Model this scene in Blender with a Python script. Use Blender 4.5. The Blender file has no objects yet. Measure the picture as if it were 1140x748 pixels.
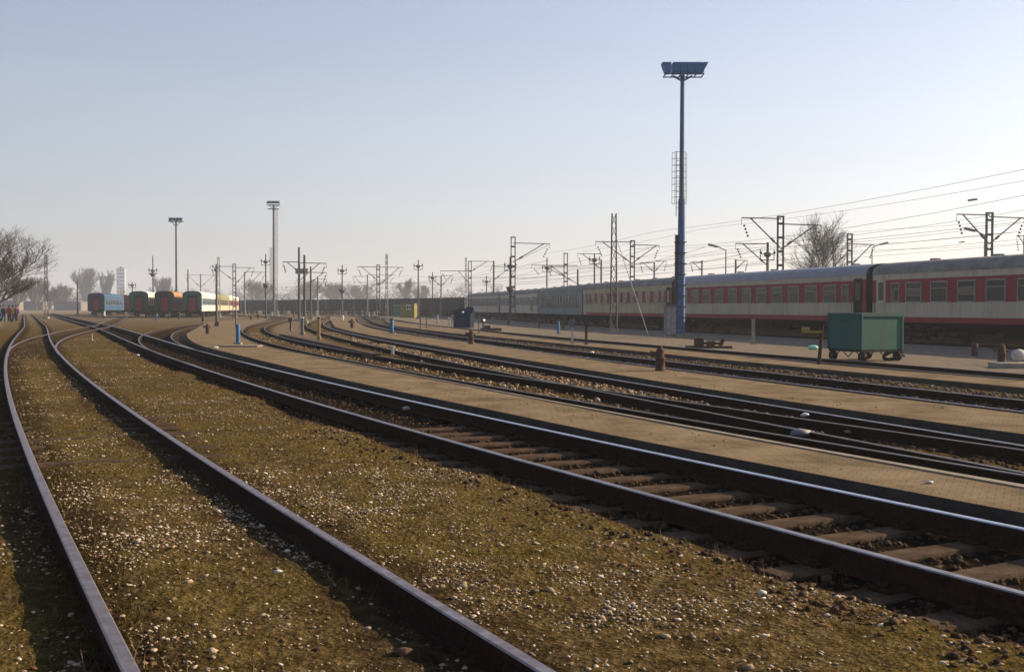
import bpy, math, random
import numpy as np
from mathutils import Vector, Matrix
random.seed(7); RNG = np.random.default_rng(11)
S = bpy.context.scene; COL = S.collection; R = math.radians
# ------------------------------------------------------------------ camera
F = 1203.0; CX, CY = 570.0, 374.0; CAMZ = 1.65
PITCH = math.atan(31.1/F); ROLL = 0.0025
fw = Vector((0, math.cos(PITCH), -math.sin(PITCH)))
r0 = Vector((1, 0, 0)); u0 = Vector((0, math.sin(PITCH), math.cos(PITCH)))
rt = r0*math.cos(ROLL)+u0*math.sin(ROLL); up = u0*math.cos(ROLL)-r0*math.sin(ROLL)
cam = bpy.data.cameras.new('camera'); cam.lens = 36*F/1140; cam.sensor_width = 36
cam.clip_start = 0.05; cam.clip_end = 9000
co = bpy.data.objects.new('camera', cam); COL.objects.link(co); S.camera = co
m = Matrix.Identity(4)
for i in range(3):
    m[i][0] = rt[i]; m[i][1] = up[i]; m[i][2] = -fw[i]
m[0][3] = 0; m[1][3] = 0; m[2][3] = CAMZ
co.matrix_world = m
# ------------------------------------------------------------------ light
SUN_EL, SUN_AZ = 23.5, 70.0            # azimuth clockwise from +Y
W = bpy.data.worlds.new('World'); S.world = W; W.use_nodes = True
nt = W.node_tree; nt.nodes.clear()
sky = nt.nodes.new('ShaderNodeTexSky'); sky.sky_type = 'NISHITA'; sky.sun_disc = False
sky.sun_elevation = R(SUN_EL); sky.sun_rotation = R(SUN_AZ)
sky.air_density = 1.0; sky.dust_density = 2.0; sky.ozone_density = 3.0; sky.altitude = 100
bg = nt.nodes.new('ShaderNodeBackground'); bg.inputs[1].default_value = 0.10
wo = nt.nodes.new('ShaderNodeOutputWorld')
tint = nt.nodes.new('ShaderNodeMix'); tint.data_type = 'RGBA'; tint.blend_type = 'MULTIPLY'; tint.inputs[0].default_value = 1
tint.inputs[7].default_value = (1.08, 1.0, .985, 1)
nt.links.new(sky.outputs[0], tint.inputs[6]); nt.links.new(tint.outputs[2], bg.inputs[0]); 
# thin even high haze over the whole sky: a second, elevation-only layer mixed with the Nishita sky
tcw = nt.nodes.new('ShaderNodeTexCoord'); sxyz = nt.nodes.new('ShaderNodeSeparateXYZ'); nt.links.new(tcw.outputs['Generated'], sxyz.inputs[0])
rmp = nt.nodes.new('ShaderNodeValToRGB'); e = rmp.color_ramp.elements
while len(e) < 5: e.new(.5)
for k, (p, c) in enumerate([(0, (.80, .75, .80)), (.08, (.83, .80, .86)), (.17, (.78, .80, .87)), (.30, (.56, .63, .83)), (.85, (.16, .26, .50))]): e[k].position = p; e[k].color = (*c, 1)
nt.links.new(sxyz.outputs[2], rmp.inputs[0])
bg2 = nt.nodes.new('ShaderNodeBackground'); bg2.inputs[1].default_value = 0.50; nt.links.new(rmp.outputs[0], bg2.inputs[0])
dt = nt.nodes.new('ShaderNodeVectorMath'); dt.operation = 'DOT_PRODUCT'; dt.inputs[1].default_value = (math.sin(R(SUN_AZ)), math.cos(R(SUN_AZ)), 0); nt.links.new(tcw.outputs['Generated'], dt.inputs[0])
mr = nt.nodes.new('ShaderNodeMapRange'); mr.inputs[1].default_value = -.15; mr.inputs[2].default_value = .75; mr.inputs[3].default_value = .33; mr.inputs[4].default_value = .56; nt.links.new(dt.outputs['Value'], mr.inputs[0])
mpw = nt.nodes.new('ShaderNodeMapping'); mpw.inputs['Scale'].default_value = (1.5, 1.5, 9); nt.links.new(tcw.outputs['Generated'], mpw.inputs[0])
nzw = nt.nodes.new('ShaderNodeTexNoise'); nzw.inputs['Scale'].default_value = 2.2; nzw.inputs['Detail'].default_value = 5; nt.links.new(mpw.outputs[0], nzw.inputs['Vector'])
mr2 = nt.nodes.new('ShaderNodeMapRange'); mr2.inputs[3].default_value = .94; mr2.inputs[4].default_value = 1.07; nt.links.new(nzw.outputs[0], mr2.inputs[0])
mu = nt.nodes.new('ShaderNodeMath'); mu.operation = 'MULTIPLY'; nt.links.new(mr.outputs[0], mu.inputs[0]); nt.links.new(mr2.outputs[0], mu.inputs[1]); nt.links.new(mu.outputs[0], bg2.inputs[1])
mxs = nt.nodes.new('ShaderNodeMixShader'); mxs.inputs[0].default_value = .52
nt.links.new(bg.outputs[0], mxs.inputs[1]); nt.links.new(bg2.outputs[0], mxs.inputs[2]); nt.links.new(mxs.outputs[0], wo.inputs[0])
sl = bpy.data.lights.new('sun', 'SUN'); sl.energy = 5.0; sl.angle = R(0.6); sl.color = (1, .80, .53)
so = bpy.data.objects.new('sun', sl); COL.objects.link(so)
tos = Vector((math.sin(R(SUN_AZ))*math.cos(R(SUN_EL)), math.cos(R(SUN_AZ))*math.cos(R(SUN_EL)), math.sin(R(SUN_EL))))
so.rotation_euler = tos.to_track_quat('Z', 'Y').to_euler(); so.location = (60, 40, 60)
S.view_settings.view_transform = 'Standard'; S.view_settings.look = 'None'
S.view_settings.exposure = 0.9; S.view_settings.gamma = 1.0
S.render.engine = 'CYCLES'; S.cycles.volume_bounces = 1; S.cycles.max_bounces = 6
HAZE_DENS = 0.00048

# ------------------------------------------------------------------ picture <-> world
def Hy(u): return 342.925+(u-570)*0.0025
def P(u, v, z=0.0):
    d = rt*((u-CX)/F)-up*((v-CY)/F)+fw
    t = (z-CAMZ)/d.z
    return Vector((d.x*t, d.y*t, z))
def X_at(u, Y): return (u-570)/F*Y*1.0
def Z_at(u, v, Y): return CAMZ+(Hy(u)-v)/F*Y

# ------------------------------------------------------------------ helpers
def tag(o, label=None, cat=None, group=None, kind=None):
    if label: o['label'] = label
    if cat: o['category'] = cat
    if group: o['group'] = group
    if kind: o['kind'] = kind
    return o
def empty(name, loc=(0, 0, 0), rz=0.0, label=None, cat=None, group=None):
    o = bpy.data.objects.new(name, None); COL.objects.link(o)
    o.location = loc; o.rotation_euler = (0, 0, rz); o.empty_display_size = .2
    return tag(o, label, cat, group)
class MB:
    def __init__(s): s.v = []; s.f = []; s.m = []; s.sm = []
    def add(s, vs, fs, mi=0, smooth=False):
        b = len(s.v); s.v += [tuple(p) for p in vs]
        for f in fs: s.f.append(tuple(b+i for i in f)); s.m.append(mi); s.sm.append(smooth)
        return s
    def box(s, x0, x1, y0, y1, z0, z1, mi=0):
        vs = [(x, y, z) for z in (z0, z1) for y in (y0, y1) for x in (x0, x1)]
        return s.add(vs, [(0, 2, 3, 1), (4, 5, 7, 6), (0, 1, 5, 4), (2, 6, 7, 3), (0, 4, 6, 2), (1, 3, 7, 5)], mi)
    def obox(s, c, h, rz=0.0, mi=0, tilt=0.0):      # centre, half sizes, yaw
        cs, sn = math.cos(rz), math.sin(rz); vs = []
        for dz in (-1, 1):
            for dy in (-1, 1):
                for dx in (-1, 1):
                    x, y, z = dx*h[0], dy*h[1], dz*h[2]
                    x, z = x*math.cos(tilt)-z*math.sin(tilt), x*math.sin(tilt)+z*math.cos(tilt)
                    vs.append((c[0]+x*cs-y*sn, c[1]+x*sn+y*cs, c[2]+z))
        return s.add(vs, [(0, 2, 3, 1), (4, 5, 7, 6), (0, 1, 5, 4), (2, 6, 7, 3), (0, 4, 6, 2), (1, 3, 7, 5)], mi)
    def tube(s, a, b, ra, rb=None, n=8, mi=0, caps=True, smooth=True):
        a = Vector(a); b = Vector(b); rb = ra if rb is None else rb
        d = (b-a)
        if d.length < 1e-6: return s
        d.normalize(); t = Vector((0, 0, 1)) if abs(d.z) < .9 else Vector((1, 0, 0))
        x = d.cross(t).normalized(); y = d.cross(x)
        vs = []
        for p, r in ((a, ra), (b, rb)):
            for i in range(n):
                an = 2*math.pi*i/n; vs.append(p+x*(r*math.cos(an))+y*(r*math.sin(an)))
        fs = [(i, (i+1) % n, n+(i+1) % n, n+i) for i in range(n)]
        s.add(vs, fs, mi, smooth)
        if caps:
            s.add(vs[:n], [tuple(range(n))[::-1]], mi); s.add(vs[n:], [tuple(range(n))], mi)
        return s
    def lathe(s, prof, c=(0, 0, 0), n=16, mi=0, smooth=True):   # prof [(r,z)]
        vs = []
        for r, z in prof:
            for i in range(n):
                an = 2*math.pi*i/n; vs.append((c[0]+r*math.cos(an), c[1]+r*math.sin(an), c[2]+z))
        fs = []
        for k in range(len(prof)-1):
            for i in range(n): fs.append((k*n+i, k*n+(i+1) % n, (k+1)*n+(i+1) % n, (k+1)*n+i))
        s.add(vs, fs, mi, smooth)
        s.add(vs[-n:], [tuple(range(n))], mi); s.add(vs[:n], [tuple(range(n))[::-1]], mi)
        return s
    def ball(s, c, r, n=10, mi=0, sx=1, sy=1, sz=1):
        prof = [(max(1e-3, r*math.sin(math.pi*k/8)), -r*math.cos(math.pi*k/8)) for k in range(9)]
        b = len(s.v); s.lathe(prof, (0, 0, 0), n, mi)
        for i in range(b, len(s.v)):
            x, y, z = s.v[i]; s.v[i] = (c[0]+x*sx, c[1]+y*sy, c[2]+z*sz)
        return s
    def prism(s, poly, y0, y1, mi=0):     # poly in (x,z), extruded along y
        n = len(poly)
        vs = [(x, y0, z) for x, z in poly]+[(x, y1, z) for x, z in poly]
        fs = [(i, (i+1) % n, n+(i+1) % n, n+i) for i in range(n)]
        s.add(vs, fs, mi); s.add(vs[:n], [tuple(range(n))[::-1]], mi); s.add(vs[n:], [tuple(range(n))], mi)
        return s
    def build(s, name, mats, parent=None):
        me = bpy.data.meshes.new(name); me.from_pydata(s.v, [], s.f)
        if not isinstance(mats, (list, tuple)): mats = [mats]
        for q in mats: me.materials.append(q)
        me.polygons.foreach_set('material_index', s.m); me.polygons.foreach_set('use_smooth', s.sm)
        me.update()
        o = bpy.data.objects.new(name, me); COL.objects.link(o)
        if parent: o.parent = parent
        return o
def np_mesh(name, V, Fc, mats, parent=None, smooth=False, attrs=None):
    """V (n,3), Fc (m,k) equal-sized faces"""
    me = bpy.data.meshes.new(name); n = len(V); mm, k = Fc.shape
    me.vertices.add(n); me.vertices.foreach_set('co', V.astype(np.float32).ravel())
    me.loops.add(mm*k); me.loops.foreach_set('vertex_index', Fc.astype(np.int32).ravel())
    me.polygons.add(mm); me.polygons.foreach_set('loop_start', (np.arange(mm)*k).astype(np.int32))
    me.polygons.foreach_set('loop_total', np.full(mm, k, dtype=np.int32))
    if smooth: me.polygons.foreach_set('use_smooth', np.ones(mm, dtype=bool))
    for q in (mats if isinstance(mats, (list, tuple)) else [mats]): me.materials.append(q)
    if attrs:
        for an, arr in attrs.items():
            a = me.color_attributes.new(an, 'FLOAT_COLOR', 'POINT'); a.data.foreach_set('color', arr.astype(np.float32).ravel())
    me.update(calc_edges=True); me.validate()
    o = bpy.data.objects.new(name, me); COL.objects.link(o)
    if parent: o.parent = parent
    return o
def copy_tree(o, parent=None):
    c = o.copy(); COL.objects.link(c); c.parent = parent
    for ch in [k for k in KIDS.get(o.name, [])]: KIDS.setdefault(c.name, []).append(copy_tree(ch, c))
    return c
KIDS = {}
def reg(*objs):
    for o in objs:
        if o.parent: KIDS.setdefault(o.parent.name, []).append(o)

# ------------------------------------------------------------------ value noise (numpy)
def _h(i, j, s): 
    n = (i*374761393+j*668265263+s*982451653) & 0xffffffff
    n = ((n ^ (n >> 13))*1274126177) & 0xffffffff
    return ((n ^ (n >> 16)) & 0xffff)/65535.0
def vnoise(x, y, s=0):
    x = np.asarray(x, float); y = np.asarray(y, float)
    i = np.floor(x).astype(np.int64); j = np.floor(y).astype(np.int64); fx = x-i; fy = y-j
    fx = fx*fx*(3-2*fx); fy = fy*fy*(3-2*fy)
    a = _h(i, j, s); b = _h(i+1, j, s); c = _h(i, j+1, s); d = _h(i+1, j+1, s)
    return (a*(1-fx)+b*fx)*(1-fy)+(c*(1-fx)+d*fx)*fy
def fbm(x, y, s=0, o=4):
    r = 0; a = .5; t = 0
    for k in range(o): r = r+a*vnoise(x*2**k+17*k, y*2**k-9*k, s+k); t += a; a *= .5
    return r/t

# ------------------------------------------------------------------ materials
M = {}
def mat(name, col, rough=.8, metal=0.0, col2=None, nscale=6.0, bump=0.0, bscale=40.0, spec=.3, island=None, streak=False, emit=None, thr=(.4, .65)):
    mt = bpy.data.materials.new(name); mt.use_nodes = True; t = mt.node_tree; n = t.nodes; l = t.links
    b = n['Principled BSDF']; b.inputs['Roughness'].default_value = rough; b.inputs['Metallic'].default_value = metal
    b.inputs['Specular IOR Level'].default_value = spec
    c1 = (*col, 1)
    tc = n.new('ShaderNodeTexCoord')
    if col2 is not None:
        c2 = (*col2, 1)
        mp = n.new('ShaderNodeMapping'); l.new(tc.outputs['Object'], mp.inputs[0])
        if streak: mp.inputs['Scale'].default_value = (1, 1, .12)
        nz = n.new('ShaderNodeTexNoise'); nz.inputs['Scale'].default_value = nscale; nz.inputs['Detail'].default_value = 7; nz.inputs['Roughness'].default_value = .65
        l.new(mp.outputs[0], nz.inputs['Vector'])
        cr = n.new('ShaderNodeValToRGB'); cr.color_ramp.elements[0].position = thr[0]; cr.color_ramp.elements[1].position = thr[1]
        cr.color_ramp.elements[0].color = c1; cr.color_ramp.elements[1].color = c2
        l.new(nz.outputs[0], cr.inputs[0]); last = cr.outputs[0]
        if island:
            g = n.new('ShaderNodeNewGeometry'); r2 = n.new('ShaderNodeValToRGB'); r2.color_ramp.interpolation = 'LINEAR'
            els = r2.color_ramp.elements
            while len(els) < len(island): els.new(.5)
            for k, cc in enumerate(island): els[k].position = k/(len(island)-1); els[k].color = (*cc, 1)
            l.new(g.outputs['Random Per Island'], r2.inputs[0])
            mx = n.new('ShaderNodeMix'); mx.data_type = 'RGBA'; mx.blend_type = 'MULTIPLY'; mx.inputs[0].default_value = 1
            l.new(last, mx.inputs[6]); l.new(r2.outputs[0], mx.inputs[7]); last = mx.outputs[2]
        l.new(last, b.inputs['Base Color'])
    else: b.inputs['Base Color'].default_value = c1
    if bump:
        nb = n.new('ShaderNodeTexNoise'); nb.inputs['Scale'].default_value = bscale; nb.inputs['Detail'].default_value = 5
        l.new(tc.outputs['Object'], nb.inputs['Vector'])
        bp = n.new('ShaderNodeBump'); bp.inputs['Strength'].default_value = bump; bp.inputs['Distance'].default_value = .02
        l.new(nb.outputs[0], bp.inputs['Height']); l.new(bp.outputs[0], b.inputs['Normal'])
    M[name] = mt; return mt
mat('rail_side', (.02, .011, .008), .95, 0, (.045, .022, .013), 30, .3, 80, spec=.05)
mat('rail_rusty_top', (.17, .13, .13), .45, .7, (.27, .24, .26), 12)
mat('rail_bright_top', (.5, .5, .54), .33, 1.0, (.38, .37, .4), 8)
mat('rail_dull_top', (.13, .11, .095), .5, .7, (.09, .06, .045), 8)
mat('rail_mid_top', (.3, .28, .28), .42, .9, (.2, .16, .14), 8)
mat('wood_sleeper', (.045, .028, .018), 1, 0, (.10, .066, .043), 5, .5, 40, spec=.05)
mat('concrete', (.30, .27, .22), .9, 0, (.2, .17, .13), 3, .3, 40)
mat('concrete_dirt_shade', (.06, .05, .042), .95, 0, (.035, .03, .026), 4, .4, 30)  # strip sides: dirt and their shade both mixed into this dark colour
mat('concrete_edge', (.24, .2, .15), .95, 0, (.15, .12, .09), 3, .3, 30)
mat('rust', (.055, .028, .02), .95, 0, (.11, .058, .04), 9, .4, 50)
mat('rust_dark', (.05, .026, .02), .9, 0, (.1, .05, .035), 7, .3, 50)
mat('steel_dark', (.06, .062, .07), .7, .2, (.10, .08, .07), 4)
mat('steel_grey', (.16, .17, .19), .65, .2, (.11, .10, .10), 4)
mat('steel_pale', (.3, .3, .3), .7, .1, (.2, .19, .18), 4)
mat('mast_blue', (.045, .11, .25), .65, 0, (.08, .14, .26), 5)
mat('lamp_blue', (.05, .18, .42), .6, 0, (.08, .2, .42), 5)
mat('mast_rust', (.09, .05, .045), .85, 0, (.05, .05, .08), 3)
mat('lamp_glass', (.25, .28, .32), .15, 0)
mat('insulator', (.12, .05, .03), .3, 0)
mat('wire', (.05, .05, .05), .6, .3)
mat('paint_blue', (.015, .10, .24), .6, 0, (.03, .13, .25), 6)
mat('paint_navy', (.006, .022, .07), .7, 0, (.015, .03, .06), 5, spec=.1)
mat('paint_teal', (.016, .105, .09), .75, 0, (.035, .08, .065), 2.5, .15, 20, streak=True)
mat('paint_yellow', (.22, .18, .025), .8, 0, (.14, .12, .025), 2.5)
mat('paint_green', (.02, .13, .08), .7, 0, (.05, .17, .11), 3)
mat('sign_yellow', (.35, .24, .07), .7, 0, (.25, .16, .06), 8)
mat('white_paint', (.75, .75, .72), .6)
mat('white_dirty', (.5, .5, .47), .8, 0, (.33, .32, .28), 4)
mat('rubber', (.015, .015, .015), .85)
mat('dark', (.012, .012, .013), .9)
mat('underframe', (.007, .0065, .006), 1, 0, (.014, .011, .009), 5, spec=.05)
mat('bark', (.07, .055, .045), .95, 0, (.11, .09, .07), 3)
mat('bark_pale', (.16, .13, .1), .95, 0, (.1, .08, .07), 3)
mat('coach_red', (.26, .009, .02), .6, 0, (.19, .010, .018), 2, streak=True)
mat('coach_cream', (.47, .40, .27), .6, 0, (.34, .29, .21), 2.2, streak=True)
mat('coach_grey', (.5, .43, .32), .6, 0, (.37, .31, .23), 2.2, streak=True)
mat('coach_tan', (.46, .38, .22), .65, 0, (.32, .25, .14), 2.2, streak=True)
mat('coach_slate', (.2, .22, .21), .65, 0, (.13, .14, .13), 2.2, streak=True)
mat('coach_white', (.72, .7, .6), .5, 0, (.55, .52, .42), 2.2, streak=True)
mat('coach_green', (.02, .10, .07), .6, 0, (.015, .06, .045), 2.2, streak=True)
mat('coach_blue', (.015, .05, .11), .6, 0, (.03, .08, .16), 2.2, streak=True)
mat('coach_paleblue', (.2, .3, .38), .6, 0, (.14, .22, .28), 2.2, streak=True)
mat('coach_olive', (.22, .2, .09), .6, 0, (.16, .15, .07), 2.2, streak=True)
mat('coach_navy', (.014, .03, .06), .7, 0, (.02, .03, .05), 2.2)
mat('coach_orange', (.42, .22, .1), .6, 0, (.28, .12, .05), 2.2, streak=True)
mat('coach_end', (.02, .035, .035), .8, 0, (.03, .02, .02), 2)
mat('roof_grey', (.15, .135, .125), .8, 0, (.24, .22, .2), 1.6, .1, 10)
mat('roof_blue', (.2, .2, .24), .5, .15, (.26, .26, .3), 1.2, .1, 10)
mat('window_frame', (.28, .27, .25), .5, .4)
mat('window_dark', (.015, .02, .02), .2, 0, spec=.35)
mat('curtain', (.2, .17, .12), .9, 0, (.12, .10, .07), 9)
mat('wagon_dark', (.014, .018, .021), .9, 0, (.028, .026, .025), 2, spec=.1)
mat('plaster', (.2, .16, .15), .9, 0, (.15, .12, .11), .3)
mat('tower_pale', (.35, .36, .38), .9)
mat('skin', (.4, .24, .17), .6)
mat('hair', (.04, .025, .015), .8)
for nm, c in (('cloth_navy', (.02, .03, .08)), ('cloth_red', (.35, .03, .03)), ('cloth_yellow', (.5, .33, .04)), ('cloth_black', (.015, .015, .018)), ('cloth_white', (.6, .6, .58)), ('cloth_purple', (.1, .03, .12)), ('cloth_jeans', (.04, .07, .14))):
    mat(nm, c, .85)
mat('pebble', (.9, .86, .8), .85, 0, (.7, .64, .56), 60, .3, 120, spec=.08,
    island=[(.1, .07, .05), (.28, .2, .13), (.14, .1, .07), (.5, .42, .31), (.22, .15, .1), (.62, .55, .45), (.34, .26, .18), (.75, .68, .58), (.3, .2, .13), (.2, .16, .12)])
mat('leaf_brown', (.9, .86, .8), 1, 0, (.7, .64, .56), 60, spec=0, island=[(.12, .06, .03), (.2, .11, .06), (.07, .04, .025), (.26, .16, .09), (.1, .06, .04)])
mat('ballast_dark', (.9, .86, .8), .9, 0, (.7, .64, .56), 60, .3, 120, spec=.08,
    island=[(.03, .02, .014), (.07, .045, .03), (.045, .03, .022), (.12, .08, .05), (.05, .032, .02), (.09, .045, .022)])
mat('ballast_tan', (.9, .86, .8), .9, 0, (.7, .64, .56), 60, .3, 120, spec=.08,
    island=[(.16, .11, .07), (.3, .21, .13), (.2, .13, .08), (.42, .33, .22), (.5, .42, .32)])
mat('ballast_mauve', (.9, .86, .8), .9, 0, (.7, .64, .56), 60, .3, 120, spec=.08,
    island=[(.07, .055, .05), (.14, .11, .1), (.1, .07, .06), (.22, .19, .16), (.12, .09, .07)])
mat('grass_olive', (.9, .9, .9), 1, 0, (.7, .7, .7), 3, spec=0,
    island=[(.115, .079, .021), (.2, .138, .045), (.105, .080, .018), (.28, .2, .085), (.155, .108, .03), (.18, .105, .042)])
mat('weed_dry', (.9, .9, .9), .9, 0, (.7, .7, .7), 3, island=[(.16, .1, .05), (.25, .17, .09), (.1, .06, .035)])
mat('litter_white', (.7, .72, .7), .6)
mat('litter_mint', (.3, .65, .5), .5)

def ground_mat():
    mt = bpy.data.materials.new('ground'); mt.use_nodes = True; t = mt.node_tree; n = t.nodes; l = t.links
    b = n['Principled BSDF']; b.inputs['Roughness'].default_value = 1; b.inputs['Specular IOR Level'].default_value = .0
    tc = n.new('ShaderNodeTexCoord'); at = n.new('ShaderNodeAttribute'); at.attribute_name = 'zone'
    sp = n.new('ShaderNodeSeparateColor'); l.new(at.outputs['Color'], sp.inputs[0])
    def noise(sc, det=8, ro=.65):
        z = n.new('ShaderNodeTexNoise'); z.inputs['Scale'].default_value = sc; z.inputs['Detail'].default_value = det; z.inputs['Roughness'].default_value = ro
        l.new(tc.outputs['Object'], z.inputs['Vector']); return z.outputs[0]
    def ramp(src, stops):
        cr = n.new('ShaderNodeValToRGB'); els = cr.color_ramp.elements
        while len(els) < len(stops): els.new(.5)
        for k, (p, c) in enumerate(stops): els[k].position = p; els[k].color = (*c, 1)
        l.new(src, cr.inputs[0]); return cr.outputs[0]
    def mix(fac, a, c):
        x = n.new('ShaderNodeMix'); x.data_type = 'RGBA'; l.new(fac, x.inputs[0]); l.new(a, x.inputs[6]); l.new(c, x.inputs[7]); return x.outputs[2]
    soil = ramp(noise(9), [(.3, (.034, .022, .008)), (.48, (.078, .053, .022)), (.62, (.135, .096, .045)), (.8, (.23, .17, .1))])
    moss = ramp(noise(14), [(.3, (.046, .032, .009)), (.5, (.098, .070, .021)), (.7, (.165, .12, .045))])
    oil_shade = ramp(noise(7), [(.3, (.008, .006, .005)), (.6, (.02, .014, .010)), (.8, (.045, .031, .022))])
    dirt = ramp(noise(3), [(.3, (.15, .12, .09)), (.6, (.23, .188, .145)), (.8, (.3, .25, .2))])
    ms = n.new('ShaderNodeMath'); ms.operation = 'MULTIPLY'; ms.use_clamp = True
    mr = ramp(noise(1.3, 6), [(.4, (0, 0, 0)), (.56, (1, 1, 1))])
    l.new(sp.outputs[1], ms.inputs[0]); l.new(mr, ms.inputs[1])
    c = mix(ms.outputs[0], soil, moss)
    fn = ramp(noise(95, 5, .75), [(.34, (.45, .42, .38)), (.5, (1, 1, 1)), (.66, (1.9, 1.8, 1.7))])
    mm = n.new('ShaderNodeMix'); mm.data_type = 'RGBA'; mm.blend_type = 'MULTIPLY'; mm.inputs[0].default_value = 1; l.new(c, mm.inputs[6]); l.new(fn, mm.inputs[7]); c = mm.outputs[2]
    c = mix(sp.outputs[2], c, dirt); c = mix(sp.outputs[0], c, oil_shade)
    l.new(c, b.inputs['Base Color'])
    bp = n.new('ShaderNodeBump'); bp.inputs['Strength'].default_value = .8; bp.inputs['Distance'].default_value = .03
    vo = n.new('ShaderNodeTexVoronoi'); vo.inputs['Scale'].default_value = 28; l.new(tc.outputs['Object'], vo.inputs['Vector'])
    ad = n.new('ShaderNodeMath'); ad.operation = 'ADD'; l.new(noise(35, 6, .7), ad.inputs[0]); l.new(vo.outputs[0], ad.inputs[1])
    l.new(ad.outputs[0], bp.inputs['Height']); l.new(bp.outputs[0], b.inputs['Normal'])
    return mt
M['ground'] = ground_mat()
def paving_mat():
    mt = bpy.data.materials.new('paving'); mt.use_nodes = True; t = mt.node_tree; n = t.nodes; l = t.links
    b = n['Principled BSDF']; b.inputs['Roughness'].default_value = 1; b.inputs['Specular IOR Level'].default_value = .0
    tc = n.new('ShaderNodeTexCoord'); mp = n.new('ShaderNodeMapping'); mp.inputs['Rotation'].default_value = (0, 0, R(26))
    l.new(tc.outputs['Object'], mp.inputs[0])
    br = n.new('ShaderNodeTexBrick'); br.inputs['Scale'].default_value = 4.2; br.inputs['Mortar Size'].default_value = .018
    br.inputs['Color1'].default_value = (.235, .185, .128, 1); br.inputs['Color2'].default_value = (.21, .166, .115, 1); br.inputs['Mortar'].default_value = (.15, .115, .078, 1)
    br.inputs['Row Height'].default_value = .5; br.inputs['Brick Width'].default_value = .5
    l.new(mp.outputs[0], br.inputs['Vector'])
    nz = n.new('ShaderNodeTexNoise'); nz.inputs['Scale'].default_value = 1.1; nz.inputs['Detail'].default_value = 9; nz.inputs['Roughness'].default_value = .7
    l.new(tc.outputs['Object'], nz.inputs['Vector'])
    cr = n.new('ShaderNodeValToRGB'); cr.color_ramp.elements[0].position = .3; cr.color_ramp.elements[1].position = .72
    cr.color_ramp.elements[0].color = (.48, .46, .40, 1); cr.color_ramp.elements[1].color = (1.18, 1.14, 1.1, 1)
    l.new(nz.outputs[0], cr.inputs[0])
    mx = n.new('ShaderNodeMix'); mx.data_type = 'RGBA'; mx.blend_type = 'MULTIPLY'; mx.inputs[0].default_value = 1
    l.new(br.outputs[0], mx.inputs[6]); l.new(cr.outputs[0], mx.inputs[7]); l.new(mx.outputs[2], b.inputs['Base Color'])
    bp = n.new('ShaderNodeBump'); bp.inputs['Strength'].default_value = .5; bp.inputs['Distance'].default_value = .01
    n2 = n.new('ShaderNodeTexNoise'); n2.inputs['Scale'].default_value = 30; n2.inputs['Detail'].default_value = 6; l.new(tc.outputs['Object'], n2.inputs['Vector'])
    l.new(n2.outputs[0], bp.inputs['Height']); l.new(bp.outputs[0], b.inputs['Normal'])
    return mt
M['paving'] = paving_mat()

# ------------------------------------------------------------------ track centrelines fitted to rail points
RT = 0.15                                   # rail top
def w(pts): return np.array([[*P(u, v, RT).xy] for u, v in pts])
def fit(left, right, deg=3, extra=None, iters=4):
    L = w(left) if left else np.zeros((0, 2)); Q = w(right) if right else np.zeros((0, 2))
    allp = np.vstack([L, Q]); sc = 100.
    co_ = np.polyfit(allp[:, 1]/sc, allp[:, 0], 1)
    for it in range(iters):
        def nrm(p):
            d = np.polyval(np.polyder(co_), p[:, 1]/sc)/sc
            t = np.stack([d, np.ones_like(d)], 1); t /= np.linalg.norm(t, axis=1)[:, None]
            return np.stack([-t[:, 1], t[:, 0]], 1)           # left normal
        C = np.vstack([L-nrm(L)*.75, Q+nrm(Q)*.75]) if len(Q) else L-nrm(L)*.75
        if extra is not None: C = np.vstack([C, extra])
        d = np.polyval(np.polyder(co_), C[:, 1]/sc)/sc
        wt = F/C[:, 1]*1.5/np.sqrt(1.5**2+(d*C[:, 1]-C[:, 0])**2)     # one picture pixel counts the same everywhere
        co_ = np.polyfit(C[:, 1]/sc, C[:, 0], deg if it else 1, w=wt)
    return co_, C[:, 1].min(), C[:, 1].max()
def centreline(fitres, y0, y1, n=220):
    co_, a, b = fitres; sc = 100.
    ys = y0+(y1-y0)*np.linspace(0, 1, n)**1.6
    xs = np.empty_like(ys); dco = np.polyder(co_)
    for i, y in enumerate(ys):
        yc = min(max(y, a), b); xs[i] = np.polyval(co_, yc/sc)+np.polyval(dco, yc/sc)/sc*(y-yc)
    return np.stack([xs, ys], 1)
def normals(C):
    t = np.gradient(C, axis=0); t /= np.linalg.norm(t, axis=1)[:, None]
    return np.stack([-t[:, 1], t[:, 0]], 1)
A_l = [(24, 356), (16, 375), (10, 399), (9.4, 420), (13.4, 447), (20, 479), (29.4, 503), (44.5, 540), (58.3, 573.8), (73.7, 607.5), (92, 641), (112, 681), (129, 715), (143, 748)]
A_r = [(41.4, 353), (50.8, 369), (64, 391), (80, 407), (107, 429.6), (133.7, 448), (160, 467), (187, 484), (214, 500), (240.6, 516.5), (272.7, 538), (300, 555), (361, 597), (423, 635), (484, 672), (545.6, 706), (607, 739.6)]
B_l = [(64, 351), (80, 356), (112, 366.7), (133.7, 374.8), (160, 387), (187, 397.5), (240.6, 416), (300, 432), (410, 463), (490.6, 487), (550, 502.6), (580, 511), (633.7, 526), (684.5, 539.5), (840, 581), (939.4, 606), (1039, 632.6), (1140, 657)]
B_r = [(80, 352.6), (107, 360), (128, 364.6), (166, 374), (200.5, 384), (240.6, 395.6), (300, 411), (400, 432), (474.6, 449), (550, 465.7), (580, 472), (660, 490.5), (740.6, 508), (840, 529), (939.4, 547.4), (1039, 568), (1140, 589)]
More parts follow.
